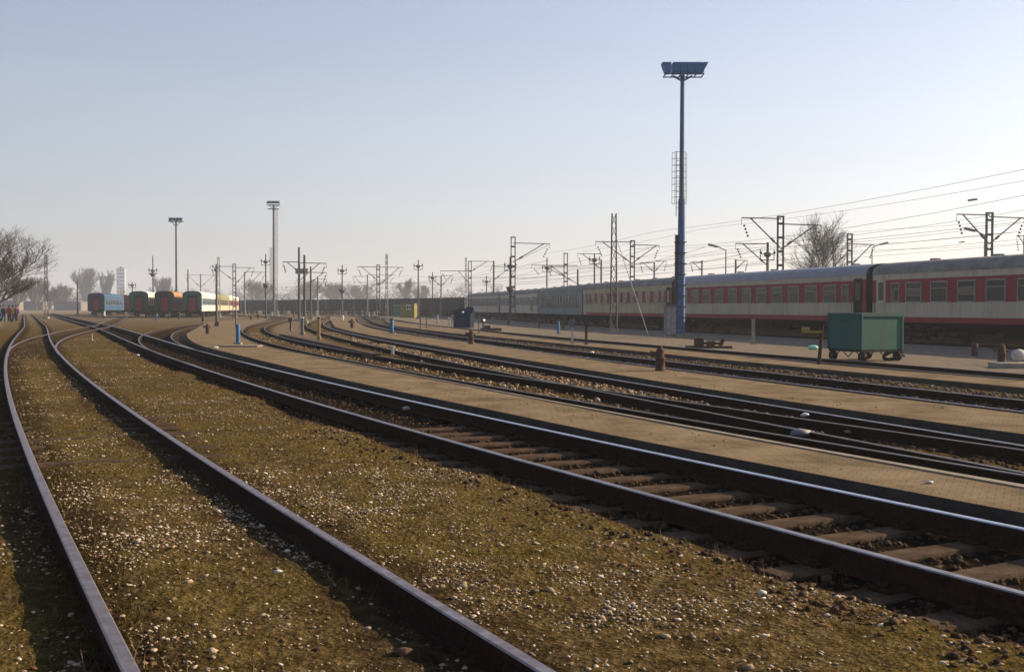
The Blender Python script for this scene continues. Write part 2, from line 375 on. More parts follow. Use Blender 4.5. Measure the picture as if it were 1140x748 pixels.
C_l = [(320, 352), (297.4, 357.3), (281.4, 362), (269.6, 368.5), (271.8, 372.3), (281.4, 376.5), (302.8, 383.5), (324, 387.8), (356, 394.2), (400, 403.5), (460, 413.7), (490.6, 419), (570, 430.5), (634, 442.8), (690, 452.4), (733.5, 459.5), (800, 470), (949, 498), (1140, 528)]
C_r = [(324, 353.5), (308, 357.8), (299.6, 361), (295.3, 364.3), (297, 368), (302.8, 372.3), (313.5, 375.5), (334.9, 380.3), (356, 385), (380, 389), (421, 396.7), (460, 403.5), (492, 407), (524, 412.6), (580, 421), (612.8, 426), (655.6, 433.7), (744, 446.5), (800, 452.5), (949, 474), (1140, 502.5)]
D_l = [(344.5, 364.3), (351, 368), (360, 371.2), (381.4, 377.6), (402.8, 382.4), (424, 386.7), (445.6, 391), (480, 397.4), (524, 406), (580, 418), (744, 450), (800, 461), (949, 489), (1140, 522)]
D_r = [(361, 359), (364.3, 363.7), (370.7, 366.9), (381.4, 370), (402.8, 375.5), (424, 378.7), (445.6, 382), (480, 387.2), (545, 398), (580, 404), (680, 421), (712, 427), (781.6, 439.7), (800, 443), (949, 468), (1140, 496.6)]
E_l = [(400.7, 358), (411.4, 363.5), (422, 366.2), (443.5, 370), (465, 373), (486, 375.8), (510, 379), (543.5, 382.4), (575.6, 387), (610, 392), (653.5, 398.5), (720, 406.5), (766.8, 412.5), (850, 423), (907, 431), (990, 440), (1080, 451)]
E_r = [(438, 365), (459.5, 368.3), (486, 372), (510, 374.7), (543.5, 377)]
F_l = [(438, 358), (554, 369.8), (600, 377), (720, 385.6), (766.8, 389.8), (840, 396.7), (906.8, 403.8), (990, 410.5), (1051.5, 415), (1140, 422)]
F_r = [(549, 368), (600, 374), (653.5, 379), (720, 383.5), (850, 392.8), (907, 398.5), (990, 403.8)]
S_l = [(19.4, 383.9), (26.2, 378), (37.6, 374), (51.3, 371.3), (68.4, 369), (91, 365.6), (102.6, 364.5)]
S_r = [(63.9, 385), (66.1, 380.4), (74, 375.9), (85.5, 372.5), (102.6, 367.9), (119.7, 363.3), (130, 360.5)]
T_l = [(158.6, 382.9), (154.3, 377.3), (158.6, 372.3), (167.3, 369.2), (179.8, 366.1), (197, 364.3), (229.5, 360.2), (254, 357.4)]
T_r = [(209.6, 387.9), (192, 377.3), (191, 373.6), (196, 369.2), (207, 366.7), (227, 362.4), (254, 358.7)]
cl = {}
cl['A'] = centreline(fit(A_l, A_r, 3), 0.5, 240)
cl['B'] = centreline(fit(B_l, B_r, 4), -3, 260)
def straighten(C, y0, sl_):
    k = np.searchsorted(C[:, 1], y0); C[k:, 0] = C[k-1, 0]-sl_*(C[k:, 1]-C[k-1, 1]); return C
straighten(cl['A'], 84, .452); straighten(cl['B'], 108, .452)
cl['C'] = centreline(fit(C_l, C_r, 4), 2, 215)
cl['D'] = centreline(fit(D_l, D_r, 3), 4, 215)
cl['E'] = centreline(fit(E_l, E_r, 2), 8, 215)
cl['F'] = centreline(fit(F_l, F_r, 2), 12, 215)
def on(key, ya, yb, n=10): yy = np.linspace(ya, yb, n); return np.stack([np.interp(yy, cl[key][:, 1], cl[key][:, 0]), yy], 1)
cl['S'] = centreline(fit(S_l, S_r, 3, on('A', 33, 39)), 33, 160, 160)
cl['T'] = centreline(fit(T_l, T_r, 3, on('B', 28, 36)), 28, 162, 160)
# train line: smooth curve through known places
def spline(pts, step=1.0):
    p = np.array(pts, float); d = np.r_[0, np.cumsum(np.linalg.norm(np.diff(p, axis=0), axis=1))]
    # natural cubic through points (solve)
    n = len(p); h = np.diff(d); A_ = np.zeros((n, n)); B_ = np.zeros((n, 2)); A_[0, 0] = A_[-1, -1] = 1
    for i in range(1, n-1):
        A_[i, i-1] = h[i-1]; A_[i, i] = 2*(h[i-1]+h[i]); A_[i, i+1] = h[i]
        B_[i] = 6*((p[i+1]-p[i])/h[i]-(p[i]-p[i-1])/h[i-1])
    m_ = np.linalg.solve(A_, B_); s_ = np.arange(0, d[-1], step); out = []
    for s in s_:
        i = min(np.searchsorted(d, s, side='right')-1, n-2); t = s-d[i]; hi = h[i]
        out.append(m_[i]*(hi-t)**3/(6*hi)+m_[i+1]*t**3/(6*hi)+(p[i]/hi-m_[i]*hi/6)*(hi-t)+(p[i+1]/hi-m_[i+1]*hi/6)*t)
    return np.array(out)
TRAIN = spline([(29.5, 17), (21.6+1.45, 45.6), (18.5+1.45, 56.7), (12.3+1.5, 79.3), (7.0+1.5, 104), (3.3+1.3, 129), (-1.0+1.2, 152), (-7+1, 178), (-25, 217), (-48, 250), (-76, 280), (-120, 312)], .5)
cl['G'] = TRAIN
def dist_to(C, x, y):
    """distance to a centreline that is a function x(y)"""
    xc = np.interp(y, C[:, 1], C[:, 0]); dx = np.gradient(C[:, 0], C[:, 1]); sl_ = np.interp(y, C[:, 1], dx)
    d = np.abs(x-xc)/np.sqrt(1+sl_*sl_)
    return d+np.maximum(0, C[0, 1]-y)+np.maximum(0, y-C[-1, 1])
def side_of(C, x, y):
    """positive when the point lies to the left (camera side, -x) of the line, by x at equal y"""
    return np.interp(y, C[:, 1], C[:, 0])-x
def step(e0, e1, x): t = np.clip((x-e0)/(e1-e0), 0, 1); return t*t*(3-2*t)

def ground_fields(x, y):
    dA = dist_to(cl['A'], x, y); dB = dist_to(cl['B'], x, y)
    dC = dist_to(cl['C'], x, y); dD = dist_to(cl['D'], x, y); dE = dist_to(cl['E'], x, y); dF = dist_to(cl['F'], x, y)
    dG = dist_to(cl['G'], x, y); dS = dist_to(cl['S'], x, y); dT = dist_to(cl['T'], x, y)
    near = np.hypot(x, y)
    n1 = fbm(x*.9, y*.9, 3); n2 = fbm(x*6, y*6, 9, 3); n3 = fbm(x*.35, y*.35, 20)
    h = 0.035+(n1-.5)*.06+(n2-.5)*.035*np.clip(30/np.maximum(near, 1), 0, 1)
    # along the camera track the soil is worn low right beside the rails
    rail = np.abs(dA-.75); h = h-.03*np.exp(-(rail/.16)**2)-.02*step(.8, 1.1, dA)*(1-step(1.4, 2.2, dA))
    h = h-.02*np.exp(-(np.abs(dS-.75)/.16)**2)
    kB = 1-step(.85, 1.4, dB+(n1-.5)*.7); h = h*(1-kB)+kB*(-.038+(n2-.5)*.03)
    kT = 1-step(.9, 1.6, dT); h = h*(1-kT)+kT*(-.04+(n2-.5)*.03)
    dCD = np.minimum(dC, dD); kC = 1-step(1.0, 1.6, dCD); mid = np.minimum(np.abs(dC-.75), np.abs(dD-.75))
    kr = np.exp(-(mid/.24)**2)
    h = h*(1-kC)+kC*(.035+(n2-.5)*.04)-kr*kC*.05
    kE = 1-step(1.4, 2.2, dE); h = h*(1-kE)+kE*(-.02+(n2-.5)*.03)
    kF = 1-step(1.0, 1.5, dF); h = h*(1-kF)+kF*(.05+(n2-.5)*.02)
    sF = side_of(cl['F'], x, y)                    # negative beyond track F
    kP = step(.3, 1.2, -sF)*(near < 230); h = h*(1-kP)+kP*(.02+(n1-.5)*.03)
    kG = (1-step(1.9, 3.0, dG)); h = h*(1-kG)+kG*(-.2)
    h = h+.95*step(3.2, 5.5, -side_of(cl['G'], x, y))*kP  # added bank behind the train, closes off the bright gap under the coaches
    # zones
    n4 = fbm(x*1.6, y*1.6, 31)
    sB = side_of(cl['B'], x, y); sA = side_of(cl['A'], x, y); sD = side_of(cl['D'], x, y)
    oil_shade = np.maximum.reduce([kB*1.0, kT*.8, (1-step(1.0, 1.8, dG))*1, kC*np.clip(.3+kr*.9-.35*step(.45, .6, n4), 0, 1)*(step(14, 7, 0*x+near)*0+1), kE*.55, kF*.6])
    oil_shade = np.maximum(oil_shade, .55*(1-step(.25, .55, rail+(n4-.5)*.3))*1.0)
    oil_shade = np.maximum(oil_shade, 1.0*step(-.5, 1.0, -side_of(cl['G'], x, y))*kP)  # shade painted on the ground behind the train with the oil colour
    oil_shade = np.maximum(oil_shade, .6*(1-step(.2, .9, dS)))
    gmoss = np.clip(step(.38, .62, n3+ (n4-.5)*.5)*1.2, 0, 1)
    gmoss = gmoss*np.where(sB > 0, 1, .35)
    dirt = kP*(1-kG)
    sleft = step(2.2, 3.4, sA)*step(14, 26, y); dirt = np.maximum(dirt, sleft*.9)
    far = step(60, 150, near); dirt = np.maximum(dirt, far*.35)
    dirt = np.maximum(dirt, .6*step(0, 1.0, -side_of(cl['T'], x, y))*step(45, 60, y)*(1-kC))
    return h, np.clip(oil_shade, 0, 1), np.clip(gmoss, 0, 1), np.clip(dirt, 0, 1)
def make_ground():
    ang = np.concatenate([np.linspace(-80, -36, 40)[:-1], np.linspace(-36, 36, 760), np.linspace(36, 80, 40)[1:]])
    rad = np.concatenate([np.geomspace(.6, 3, 20)[:-1], np.geomspace(3, 300, 560), np.geomspace(300, 6000, 30)[1:]])
    a, r = np.meshgrid(np.radians(ang), rad, indexing='ij'); x = r*np.sin(a); y = r*np.cos(a)-.8
    h, oil_shade, gm, di = ground_fields(x, y); h = h*(1-step(250, 320, r))
    V = np.stack([x, y, h], 2).reshape(-1, 3); na, nr = a.shape
    i, j = np.meshgrid(np.arange(na-1), np.arange(nr-1), indexing='ij'); k = (i*nr+j).ravel()
    Fc = np.stack([k, k+1, k+nr+1, k+nr], 1)
    zone = np.stack([oil_shade, gm, di, np.ones_like(oil_shade)], 2).reshape(-1, 4)
    o = np_mesh('ground', V, Fc, M['ground'], smooth=True, attrs={'zone': zone}); tag(o, kind='structure')
    o.data.polygons.foreach_set('use_smooth', np.ones(len(Fc), dtype=bool))
    # back part behind the camera
    b = MB(); b.add([(-6000, -6000, -.02), (6000, -6000, -.02), (6000, -.9, -.02), (-6000, -.9, -.02)], [(0, 1, 2, 3)]); 
    tag(b.build('ground_behind', M['ground']), kind='structure')
make_ground()

# ------------------------------------------------------------------ platforms (paved strips between tracks)
PZ = 0.15
def strip(name, near, far, label, edge_near=None, edge_far=None, z=PZ, material='paving', skirt=.3):
    N = [P(u, v, z) for u, v in near]; Q = [P(u, v, z) for u, v in far]
    def dense(pts, n=70):
        p = np.array([[q.x, q.y] for q in pts]); d = np.r_[0, np.cumsum(np.linalg.norm(np.diff(p, axis=0), axis=1))]
        s = np.linspace(0, d[-1], n); x = np.interp(s, d, p[:, 0]); y = np.interp(s, d, p[:, 1])
        for _ in range(3): x[1:-1] = (x[:-2]+2*x[1:-1]+x[2:])/4; y[1:-1] = (y[:-2]+2*y[1:-1]+y[2:])/4
        return np.stack([x, y], 1)
    a = dense(N); b = dense(Q); n = len(a)
    root = empty(name, (0, 0, 0)); tag(root, kind='structure')
    ew = .16
    def inset(line, other, wd):
        d = other-line; L = np.linalg.norm(d, axis=1)[:, None]; return line+d/np.maximum(L, 1e-3)*np.minimum(wd, L*.3)
    a2 = inset(a, b, ew if edge_near else 0.0); b2 = inset(b, a, ew if edge_far else 0.0)
    mb = MB(); K = 6
    for i in range(n):
        for k in range(K+1):
            q = a2[i]+(b2[i]-a2[i])*k/K
            mb.v.append((q[0], q[1], z-.004+.012*(vnoise(np.array(q[0]*1.2), np.array(q[1]*1.2), 5)-.5)))
    for i in range(n-1):
        for k in range(K):
            s = i*(K+1)+k; mb.f.append((s, s+K+1, s+K+2, s+1)); mb.m.append(0); mb.sm.append(True)
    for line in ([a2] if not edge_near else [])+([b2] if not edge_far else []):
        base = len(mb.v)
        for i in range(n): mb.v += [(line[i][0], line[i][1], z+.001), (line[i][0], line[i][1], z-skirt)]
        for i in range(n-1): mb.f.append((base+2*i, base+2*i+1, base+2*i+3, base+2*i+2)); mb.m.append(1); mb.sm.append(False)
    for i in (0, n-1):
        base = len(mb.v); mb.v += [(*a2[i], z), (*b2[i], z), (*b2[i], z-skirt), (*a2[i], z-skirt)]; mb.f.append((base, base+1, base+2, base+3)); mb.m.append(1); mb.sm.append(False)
    mb.build('paved_surface', [M[material], M['concrete_dirt_shade']], root)
    for on, ln, l2 in ((edge_near, a, a2), (edge_far, b, b2)):
        if not on: continue
        e = MB()
        for i in range(n-1):
            p0, p1, q1, q0 = ln[i], ln[i+1], l2[i+1], l2[i]; zz = z+.012
            # kerb stones with small gaps
            e.add([(*p0, zz), (*p1, zz), (*q1, zz), (*q0, zz), (*p0, z-skirt), (*p1, z-skirt), (*q1, z-.03), (*q0, z-.03)],
                  [(0, 1, 2, 3), (3, 2, 6, 7)])
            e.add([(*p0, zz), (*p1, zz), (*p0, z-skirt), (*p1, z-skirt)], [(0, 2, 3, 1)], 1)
        e.build('kerb', [M['concrete_edge'], M['concrete_dirt_shade']], root)
    return root
strip('platform', [(232, 358), (207, 371.7), (209.6, 377.3), (219.6, 383.5), (235.7, 388.5), (260, 393.7), (292, 401.7), (335, 411.8), (380, 422.5), (440, 435), (500, 447), (580, 461.7), (660, 481.7), (740.6, 497.8), (800, 507), (930, 530.8), (1004.9, 544.8), (1079.7, 559.8), (1140, 570), (1300, 601)],
      [(300, 354.5), (278, 361), (266, 368.5), (268, 374), (278, 379.5), (299, 386.5), (324, 391.5), (360, 398.5), (402.8, 406.5), (480, 421.5), (570, 438), (612.8, 446.6), (655.6, 454.6), (690, 461), (790, 478.8), (856.8, 491), (940, 506), (1042, 525.5), (1140, 541.5), (1300, 568)],
      '', edge_near=False, edge_far=True)
strip('platform', [(366, 352.6), (372.8, 364.3), (392, 369), (417.8, 374.4), (445.6, 378.7), (480, 384), (502.8, 388), (545.6, 394.5), (580, 400), (623.5, 406.6), (666, 413.3), (733.5, 424.8), (800, 435), (856.8, 444), (935, 456), (1023.6, 468), (1140, 483), (1300, 505)],
      [(395, 352.5), (397, 358.5), (407.5, 363.7), (420, 367), (443.5, 371), (465, 374), (486, 377), (510, 380.2), (543.5, 384), (575.6, 388.6), (610, 393.5), (653.5, 400), (720, 408.2), (766.8, 414.2), (850, 425), (907, 432.5), (990, 442), (1080, 453), (1140, 459.5), (1300, 481)],
      '', edge_near=False, edge_far=False)
strip('platform', [(428, 357), (440, 363), (465, 366), (510, 371.6), (554, 375.6), (600, 380), (653.5, 385.6), (720, 391.5), (753.5, 395.5), (850, 404.5), (920, 411.5), (990, 418), (1060, 424), (1140, 431.5), (1300, 447)],
      [(433, 355.5), (445, 358.5), (480, 362.5), (520, 367), (554, 370.8), (610, 378), (660, 382), (720, 386.6), (766.8, 390.8), (850, 398.5), (906.8, 404.6), (990, 411.6), (1051.5, 416.2), (1140, 423.5), (1300, 437)],
      '', edge_near=False, edge_far=False)

# ------------------------------------------------------------------ tracks
RAILP = [(-.065, 0), (-.065, .012), (-.012, .03), (-.012, .115), (-.036, .125), (-.036, .152), (-.028, .16), (.028, .16), (.036, .152), (.036, .125), (.012, .115), (.012, .03), (.065, .012), (.065, 0)]
def rail(C, off, parent, top, ztop=RT, name='rail'):
    Q = C+normals(C)*off; nn = normals(Q); n = len(Q); k = len(RAILP)
    V = np.zeros((n, k, 3))
    for j, (a, z) in enumerate(RAILP):
        V[:, j, :2] = Q+nn*(-a); V[:, j, 2] = ztop-.16+z
    mb = MB(); mb.v = [tuple(p) for p in V.reshape(-1, 3)]
    for i in range(n-1):
        for j in range(k-1):
            s = i*k+j; mb.f.append((s, s+1, s+k+1, s+k)); mb.m.append(1 if 5 <= j <= 7 else 0); mb.sm.append(False)
    for e in (0, n-1):
        mb.f.append(tuple(e*k+j for j in range(k))); mb.m.append(0); mb.sm.append(False)
    return mb.build(name, [M['rail_side'], M[top]], parent)
SLEEPER_MESH = None
def sleepers(C, parent, s0, s1, spacing=.62, top=-.008, length=2.5, matn='wood_sleeper', jitter=.02, lim=99, plates=False):
    global SLEEPER_MESH
    d = np.r_[0, np.cumsum(np.linalg.norm(np.diff(C, axis=0), axis=1))]; nn = normals(C); cnt = 0
    if SLEEPER_MESH is None:
        mb = MB(); L = 1.25
        for i in range(9):
            pass
        prof = [(-.12, -.14), (-.125, -.02), (-.105, 0), (.105, 0), (.125, -.02), (.12, -.14)]
        xs = np.linspace(-L, L, 9)
        for x in xs:
            for a, z in prof: mb.v.append((x, a+random.uniform(-.008, .008), z+random.uniform(-.006, .004)))
        for i in range(8):
            for j in range(5): q = i*6+j; mb.f.append((q, q+6, q+7, q+1)); mb.m.append(0); mb.sm.append(False)
        mb.f.append(tuple(range(6))); mb.m.append(0); mb.sm.append(False)
        mb.f.append(tuple(range(48, 54))[::-1]); mb.m.append(0); mb.sm.append(False)
        SLEEPER_MESH = mb.build('sleeper', M['wood_sleeper'], parent)
    for s in np.arange(s0, s1, spacing):
        if cnt >= lim: break
        x = np.interp(s, d, C[:, 0]); y = np.interp(s, d, C[:, 1]); nx = np.interp(s, d, nn[:, 0]); ny = np.interp(s, d, nn[:, 1])
        if cnt == 0 and SLEEPER_MESH.parent == parent: o = SLEEPER_MESH
        else: o = SLEEPER_MESH.copy(); COL.objects.link(o); o.parent = parent
        if plates:
            for sx in (-1, 1): 
                pl = plate_mesh(sx); pl.parent = o
        o.location = (x+random.uniform(-jitter, jitter), y, top+random.uniform(-.008, .006))
        o.rotation_euler = (0, random.uniform(-.006, .006), math.atan2(ny, nx)+random.uniform(-.03, .03)); o.scale = (random.uniform(.97, 1.04), random.uniform(.9, 1.1), 1); cnt += 1
PLATE = {}
def plate_mesh(sx):
    if sx not in PLATE:
        b = MB(); c = sx*.75; b.box(c-.17, c+.17, -.075, .075, 0, .028)
        for dx in (-.12, .12):
            for dy in (-.045, .045): b.tube((c+dx, dy, .028), (c+dx, dy, .06), .014, n=6)
            b.box(c+dx-.03*(1 if dx > 0 else 1), c+dx+.03, -.04, .04, .028, .042)
        PLATE[sx] = b.build('tie_plate', M['rail_side']); return PLATE[sx]
    o = PLATE[sx].copy(); COL.objects.link(o); return o
def arc_at(C, y):
    d = np.r_[0, np.cumsum(np.linalg.norm(np.diff(C, axis=0), axis=1))]; return float(np.interp(y, C[:, 1], d))
def track(key, label, top, z=RT, hg=.75, top2=None):
    t = empty('railway_track', (0, 0, 0), 0, label, 'railway track')
    rail(cl[key], hg, t, top2 or top, z); rail(cl[key], -hg, t, top, z)
    return t
tB = track('B', 'shiny railed track with exposed wooden sleepers crossing the foreground to the right', 'rail_bright_top', top2='rail_mid_top')
sleepers(cl['B'], tB, arc_at(cl['B'], 1.5), arc_at(cl['B'], 15), .6, top=-.006, lim=78, plates=True)
tA = track('A', 'rusty track sunk in mossy gravel at the left, nearest the camera', 'rail_rusty_top', hg=.765)
sleepers(cl['A'], tA, arc_at(cl['A'], 11.4), arc_at(cl['A'], 16), .75, top=.028, lim=45)
tC = track('C', 'track right behind the first paved strip, its rails crossing the next track on the right', 'rail_dull_top')
sleepers(cl['C'], tC, arc_at(cl['C'], 8), arc_at(cl['C'], 50), .65, top=-.012, lim=70)
tD = track('D', 'track in front of the second paved strip, with tan gravel between its rails', 'rail_mid_top', top2='rail_dull_top')
sleepers(cl['D'], tD, arc_at(cl['D'], 9), arc_at(cl['D'], 40), .65, top=-.012, lim=50)
tE = track('E', 'dull track in dark gravel between the second and third paved strips', 'rail_rusty_top')
tF = track('F', 'worn track just beyond the third paved strip, in front of the teal trailer', 'rail_rusty_top')
tG = empty('railway_track', (0, 0, 0), 0, 'dark track under the long red and cream passenger train', 'railway track')
rail(TRAIN, .75, tG, 'rail_dull_top', 0.0); rail(TRAIN, -.75, tG, 'rail_dull_top', 0.0)
tS = track('S', 'rusty curved connecting track branching off the left track and crossing the shiny one', 'rail_rusty_top', RT+.003)
tT = track('T', 'curved connecting track branching off towards the parked coaches beside the blue lamp post', 'rail_dull_top', RT+.003)
# guard rail that ends in the gravel between tracks C and D
gr_pts = [(313.5, 372.5), (334.9, 377), (356, 381.5), (380, 386.5), (400, 391), (419, 395)]
g0 = MB(); pw = [P(u, v, .17) for u, v in gr_pts]
for a, b in zip(pw[:-1], pw[1:]): 
    d = (b-a); g0.obox(((a.x+b.x)/2, (a.y+b.y)/2, .06), (d.length/2, .12, .15), math.atan2(d.y, d.x))
tag(g0.build('retaining_edge', M['rust_dark']), 'dark rusty steel edge ending in the gravel between two tracks', 'edge beam')

# ------------------------------------------------------------------ stones and grass
ICO_V = None
def ico():
    t = (1+5**.5)/2; v = np.array([(-1, t, 0), (1, t, 0), (-1, -t, 0), (1, -t, 0), (0, -1, t), (0, 1, t), (0, -1, -t), (0, 1, -t), (t, 0, -1), (t, 0, 1), (-t, 0, -1), (-t, 0, 1)], float)
    v /= np.linalg.norm(v[0])
    f = np.array([(0, 11, 5), (0, 5, 1), (0, 1, 7), (0, 7, 10), (0, 10, 11), (1, 5, 9), (5, 11, 4), (11, 10, 2), (10, 7, 6), (7, 1, 8), (3, 9, 4), (3, 4, 2), (3, 2, 6), (3, 6, 8), (3, 8, 9), (4, 9, 5), (2, 4, 11), (6, 2, 10), (8, 6, 7), (9, 8, 1)])
    return v, f
def scatter(name, x, y, size, material, label, cat, flat=.6, lift=.15, zc=None):
    h, *_ = ground_fields(x, y); h = h if zc is None else 0*h+zc; n = len(x); v, f = ico()
    V = v[None]*(1+RNG.uniform(-.28, .28, (n, 12, 1)))
    V = V*np.stack([RNG.uniform(.7, 1.3, n), RNG.uniform(.7, 1.3, n), RNG.uniform(flat*.6, flat*1.3, n)], 1)[:, None, :]
    a = RNG.uniform(0, 6.28, n); c, s = np.cos(a)[:, None], np.sin(a)[:, None]
    X = V[..., 0]*c-V[..., 1]*s; Y = V[..., 0]*s+V[..., 1]*c; Zv = V[..., 2]+X*RNG.uniform(-.35, .35, (n, 1))
    V = np.stack([X, Y, Zv], 2)*size[:, None, None]+np.stack([x, y, h+size*lift], 1)[:, None, :]
    Fc = (f[None]+(np.arange(n)*12)[:, None, None]).reshape(-1, 3)
    return tag(np_mesh(name, V.reshape(-1, 3), Fc, M[material]), label, cat, kind='stuff')
def sample_screen(n, u0_, u1_, v0, v1, z=.03, bias=1.0):
    """random ground points, even in solid angle-ish so nearer ground gets more"""
    u = RNG.uniform(u0_, u1_, n); t = RNG.uniform(0, 1, n)**bias; v = v0+(v1-v0)*t
    dx = rt.x*((u-CX)/F)-up.x*((v-CY)/F)+fw.x; dy = rt.y*((u-CX)/F)-up.y*((v-CY)/F)+fw.y; dz = rt.z*((u-CX)/F)-up.z*((v-CY)/F)+fw.z
    k = (z-CAMZ)/dz; return dx*k, dy*k
def world_uniform(n, keep, rmin=3.2, rmax=30, amax=34, power=1.35):
    r = (rmin**(2-power)+RNG.uniform(0, 1, n)*(rmax**(2-power)-rmin**(2-power)))**(1/(2-power)); a = np.radians(RNG.uniform(-amax, amax, n))
    x = r*np.sin(a); y = r*np.cos(a); k = keep(x, y); return x[k], y[k]
def keep_field(x, y):           # camera-side ground, left of track B
    sB = side_of(cl['B'], x, y)/1.12; dA = dist_to(cl['A'], x, y)
    cl_n = fbm(x*.55+3, y*.8, 41, 4); fine = fbm(x*3, y*3, 47, 3)
    inA = dist_to(cl['A'], x, y) < 1.2; p = np.clip((cl_n-.42+.06*inA*step(11, 6, y))*3.2, .13, .75)*np.clip(.35+(fine-.4)*2.8, .12, 1)*1.35
    p = p*np.where(np.abs(dA-.75) < .09, 0, 1)*np.where((dA > .75) & (side_of(cl['A'], x, y) > 0), np.where(dA > 1.15, .10, .22), 1)
    return (sB > 1.25) & (RNG.uniform(0, 1, len(x)) < p)
x, y = world_uniform(420000, keep_field, rmax=60, power=1.1)
sz = RNG.gamma(1.9, .0028, len(x))+.004; sz = np.clip(sz, .004, .027)
scatter('pebbles', x, y, sz, 'pebble', 'pale pebbles scattered through the moss beside the left track', 'pebbles', .5)
def keep_B(x, y):
    d = dist_to(cl['B'], x, y); return (d < 1.7) & (np.abs(d-.75) > .1) & (RNG.uniform(0, 1, len(x)) < np.where(d > 1.0, .25, .8))
x, y = world_uniform(110000, keep_B, rmin=4, rmax=60, amax=36, power=1.0)
scatter('ballast', x, y, RNG.uniform(.010, .028, len(x)), 'ballast_dark', 'oily dark ballast between the sleepers of the shiny track', 'ballast', .8, .3)
def keep_D(x, y):
    dD = dist_to(cl['D'], x, y); dC = dist_to(cl['C'], x, y); n_ = fbm(x*.5, y*.5, 61)
    p = np.where(dD < .62, np.clip((n_-.25)*3, 0, 1)*step(13, 19, y), np.where((dC < .62), .3*step(14, 22, y), 0.15))
    return (np.minimum(dD, dC) < 1.1) & (np.abs(dD-.75) > .13) & (np.abs(dC-.75) > .13) & (RNG.uniform(0, 1, len(x)) < p)
x, y = world_uniform(90000, keep_D, rmin=9, rmax=70, amax=30, power=1.0)
scatter('gravel', x, y, RNG.uniform(.02, .045, len(x)), 'ballast_tan', 'tan gravel between the rails of the two crossing tracks', 'gravel', .8, .4)
def keep_CD(x, y):
    d = np.minimum(dist_to(cl['D'], x, y), dist_to(cl['C'], x, y)); return (d < 1.3) & (RNG.uniform(0, 1, len(x)) < .5)
x, y = world_uniform(40000, keep_CD, rmin=8, rmax=40, amax=34, power=1.0)
scatter('ballast', x, y, RNG.uniform(.018, .036, len(x)), 'ballast_dark', 'blackened ballast around the two crossing tracks behind the first paved strip', 'ballast', .8, .3)
def keep_E(x, y):
    d = dist_to(cl['E'], x, y); return (d < 2.4) & (RNG.uniform(0, 1, len(x)) < .75) & (side_of(cl['E'], x, y) < 1.35)
x, y = world_uniform(90000, keep_E, rmin=14, rmax=75, amax=30, power=1.0)
scatter('ballast', x, y, RNG.uniform(.025, .05, len(x)), 'ballast_mauve', 'grey brown ballast between the second and third paved strips', 'ballast', .8, .4)
def blades(name, x, y, hgt, wid, material, label, cat, lean=.6):
    h, *_ = ground_fields(x, y); n = len(x); a = RNG.uniform(0, 6.28, n); dx, dy = np.cos(a)*wid/2, np.sin(a)*wid/2
    b = RNG.uniform(0, 6.28, n); lx, ly = np.cos(b)*hgt*lean*RNG.uniform(.2, 1, n), np.sin(b)*hgt*lean*RNG.uniform(.2, 1, n)
    z0 = h-.004
    V = np.stack([np.stack([x-dx, y-dy, z0], 1), np.stack([x+dx, y+dy, z0], 1), np.stack([x+lx, y+ly, z0+hgt], 1)], 1).reshape(-1, 3)
    Fc = np.arange(n*3).reshape(-1, 3)
    return tag(np_mesh(name, V, Fc, M[material]), label, cat, kind='stuff')
def keep_moss(x, y):
    sB = side_of(cl['B'], x, y)/1.12; dA = dist_to(cl['A'], x, y); n_ = fbm(x*.9, y*.9, 51); n3 = fbm(x*.35, y*.35, 20)
    p = np.clip((n_-.3)*2.2+(n3-.5)*1.5, .08, 1)
    return (sB > 1.3) & (np.abs(dA-.75) > .07) & (RNG.uniform(0, 1, len(x)) < p)
x, y = world_uniform(520000, keep_moss, rmax=60, power=1.05)
blades('grass', x, y, RNG.uniform(.008, .03, len(x)), RNG.uniform(.003, .008, len(x)), 'grass_olive', 'low olive moss and short grass beside the left track', 'grass', 1.2)
def keep_weed(x, y):
    dA = dist_to(cl['A'], x, y); dB = dist_to(cl['B'], x, y); sB = side_of(cl['B'], x, y); n_ = fbm(x*1.5, y*1.5, 71)
    near_rail = ((np.abs(dA-.75) < .22) & (np.abs(dA-.75) > .05)) | ((sB > 0) & (dB > .85) & (dB < 1.7))
    return near_rail & (n_ > .5) & (RNG.uniform(0, 1, len(x)) < .5)
x, y = world_uniform(60000, keep_weed, rmax=30, power=1.0)
blades('dry_weeds', x, y, RNG.uniform(.03, .13, len(x)), RNG.uniform(.003, .006, len(x)), 'weed_dry', 'thin dry weed stalks growing along the rails', 'weeds', .7)

def keep_pave(x, y):
    dB = side_of(cl['B'], x, y)/1.12; dC = side_of(cl['C'], x, y)/1.1; dD = -side_of(cl['D'], x, y)/1.1; dE = side_of(cl['E'], x, y)/1.1
    p1 = (-dB > 1.5) & (dC > 1.6); p2 = (dD > 1.5) & (dE > 1.3); e1 = np.minimum(-dB-1.4, dC-1.5); e2 = np.minimum(dD-1.4, dE-1.2)
    e = np.where(p1, e1, e2); return (p1 | p2) & (RNG.uniform(0, 1, len(x)) < np.clip(.9*np.exp(-e/.22)+.06, 0, 1)*np.clip((fbm(x*.8, y*.8, 91)-.4)*4, .03, 1))
x, y = world_uniform(26000, keep_pave, rmin=7, rmax=45, power=1.1)
scatter('spilled_stones', x, y, RNG.uniform(.006, .02, len(x)), 'ballast_tan', 'small stones spilled over the edges of the paved strips', 'spilled stones', .6, .2, PZ)
def keep_leaf(x, y):
    dB = dist_to(cl['B'], x, y); dA = dist_to(cl['A'], x, y); sB = side_of(cl['B'], x, y)
    p = np.where((dB < 2.2) & (sB > 0), .6, .06)*np.clip((fbm(x*1.2, y*1.2, 77)-.35)*3, 0, 1); return (sB > .9) & (RNG.uniform(0, 1, len(x)) < p)
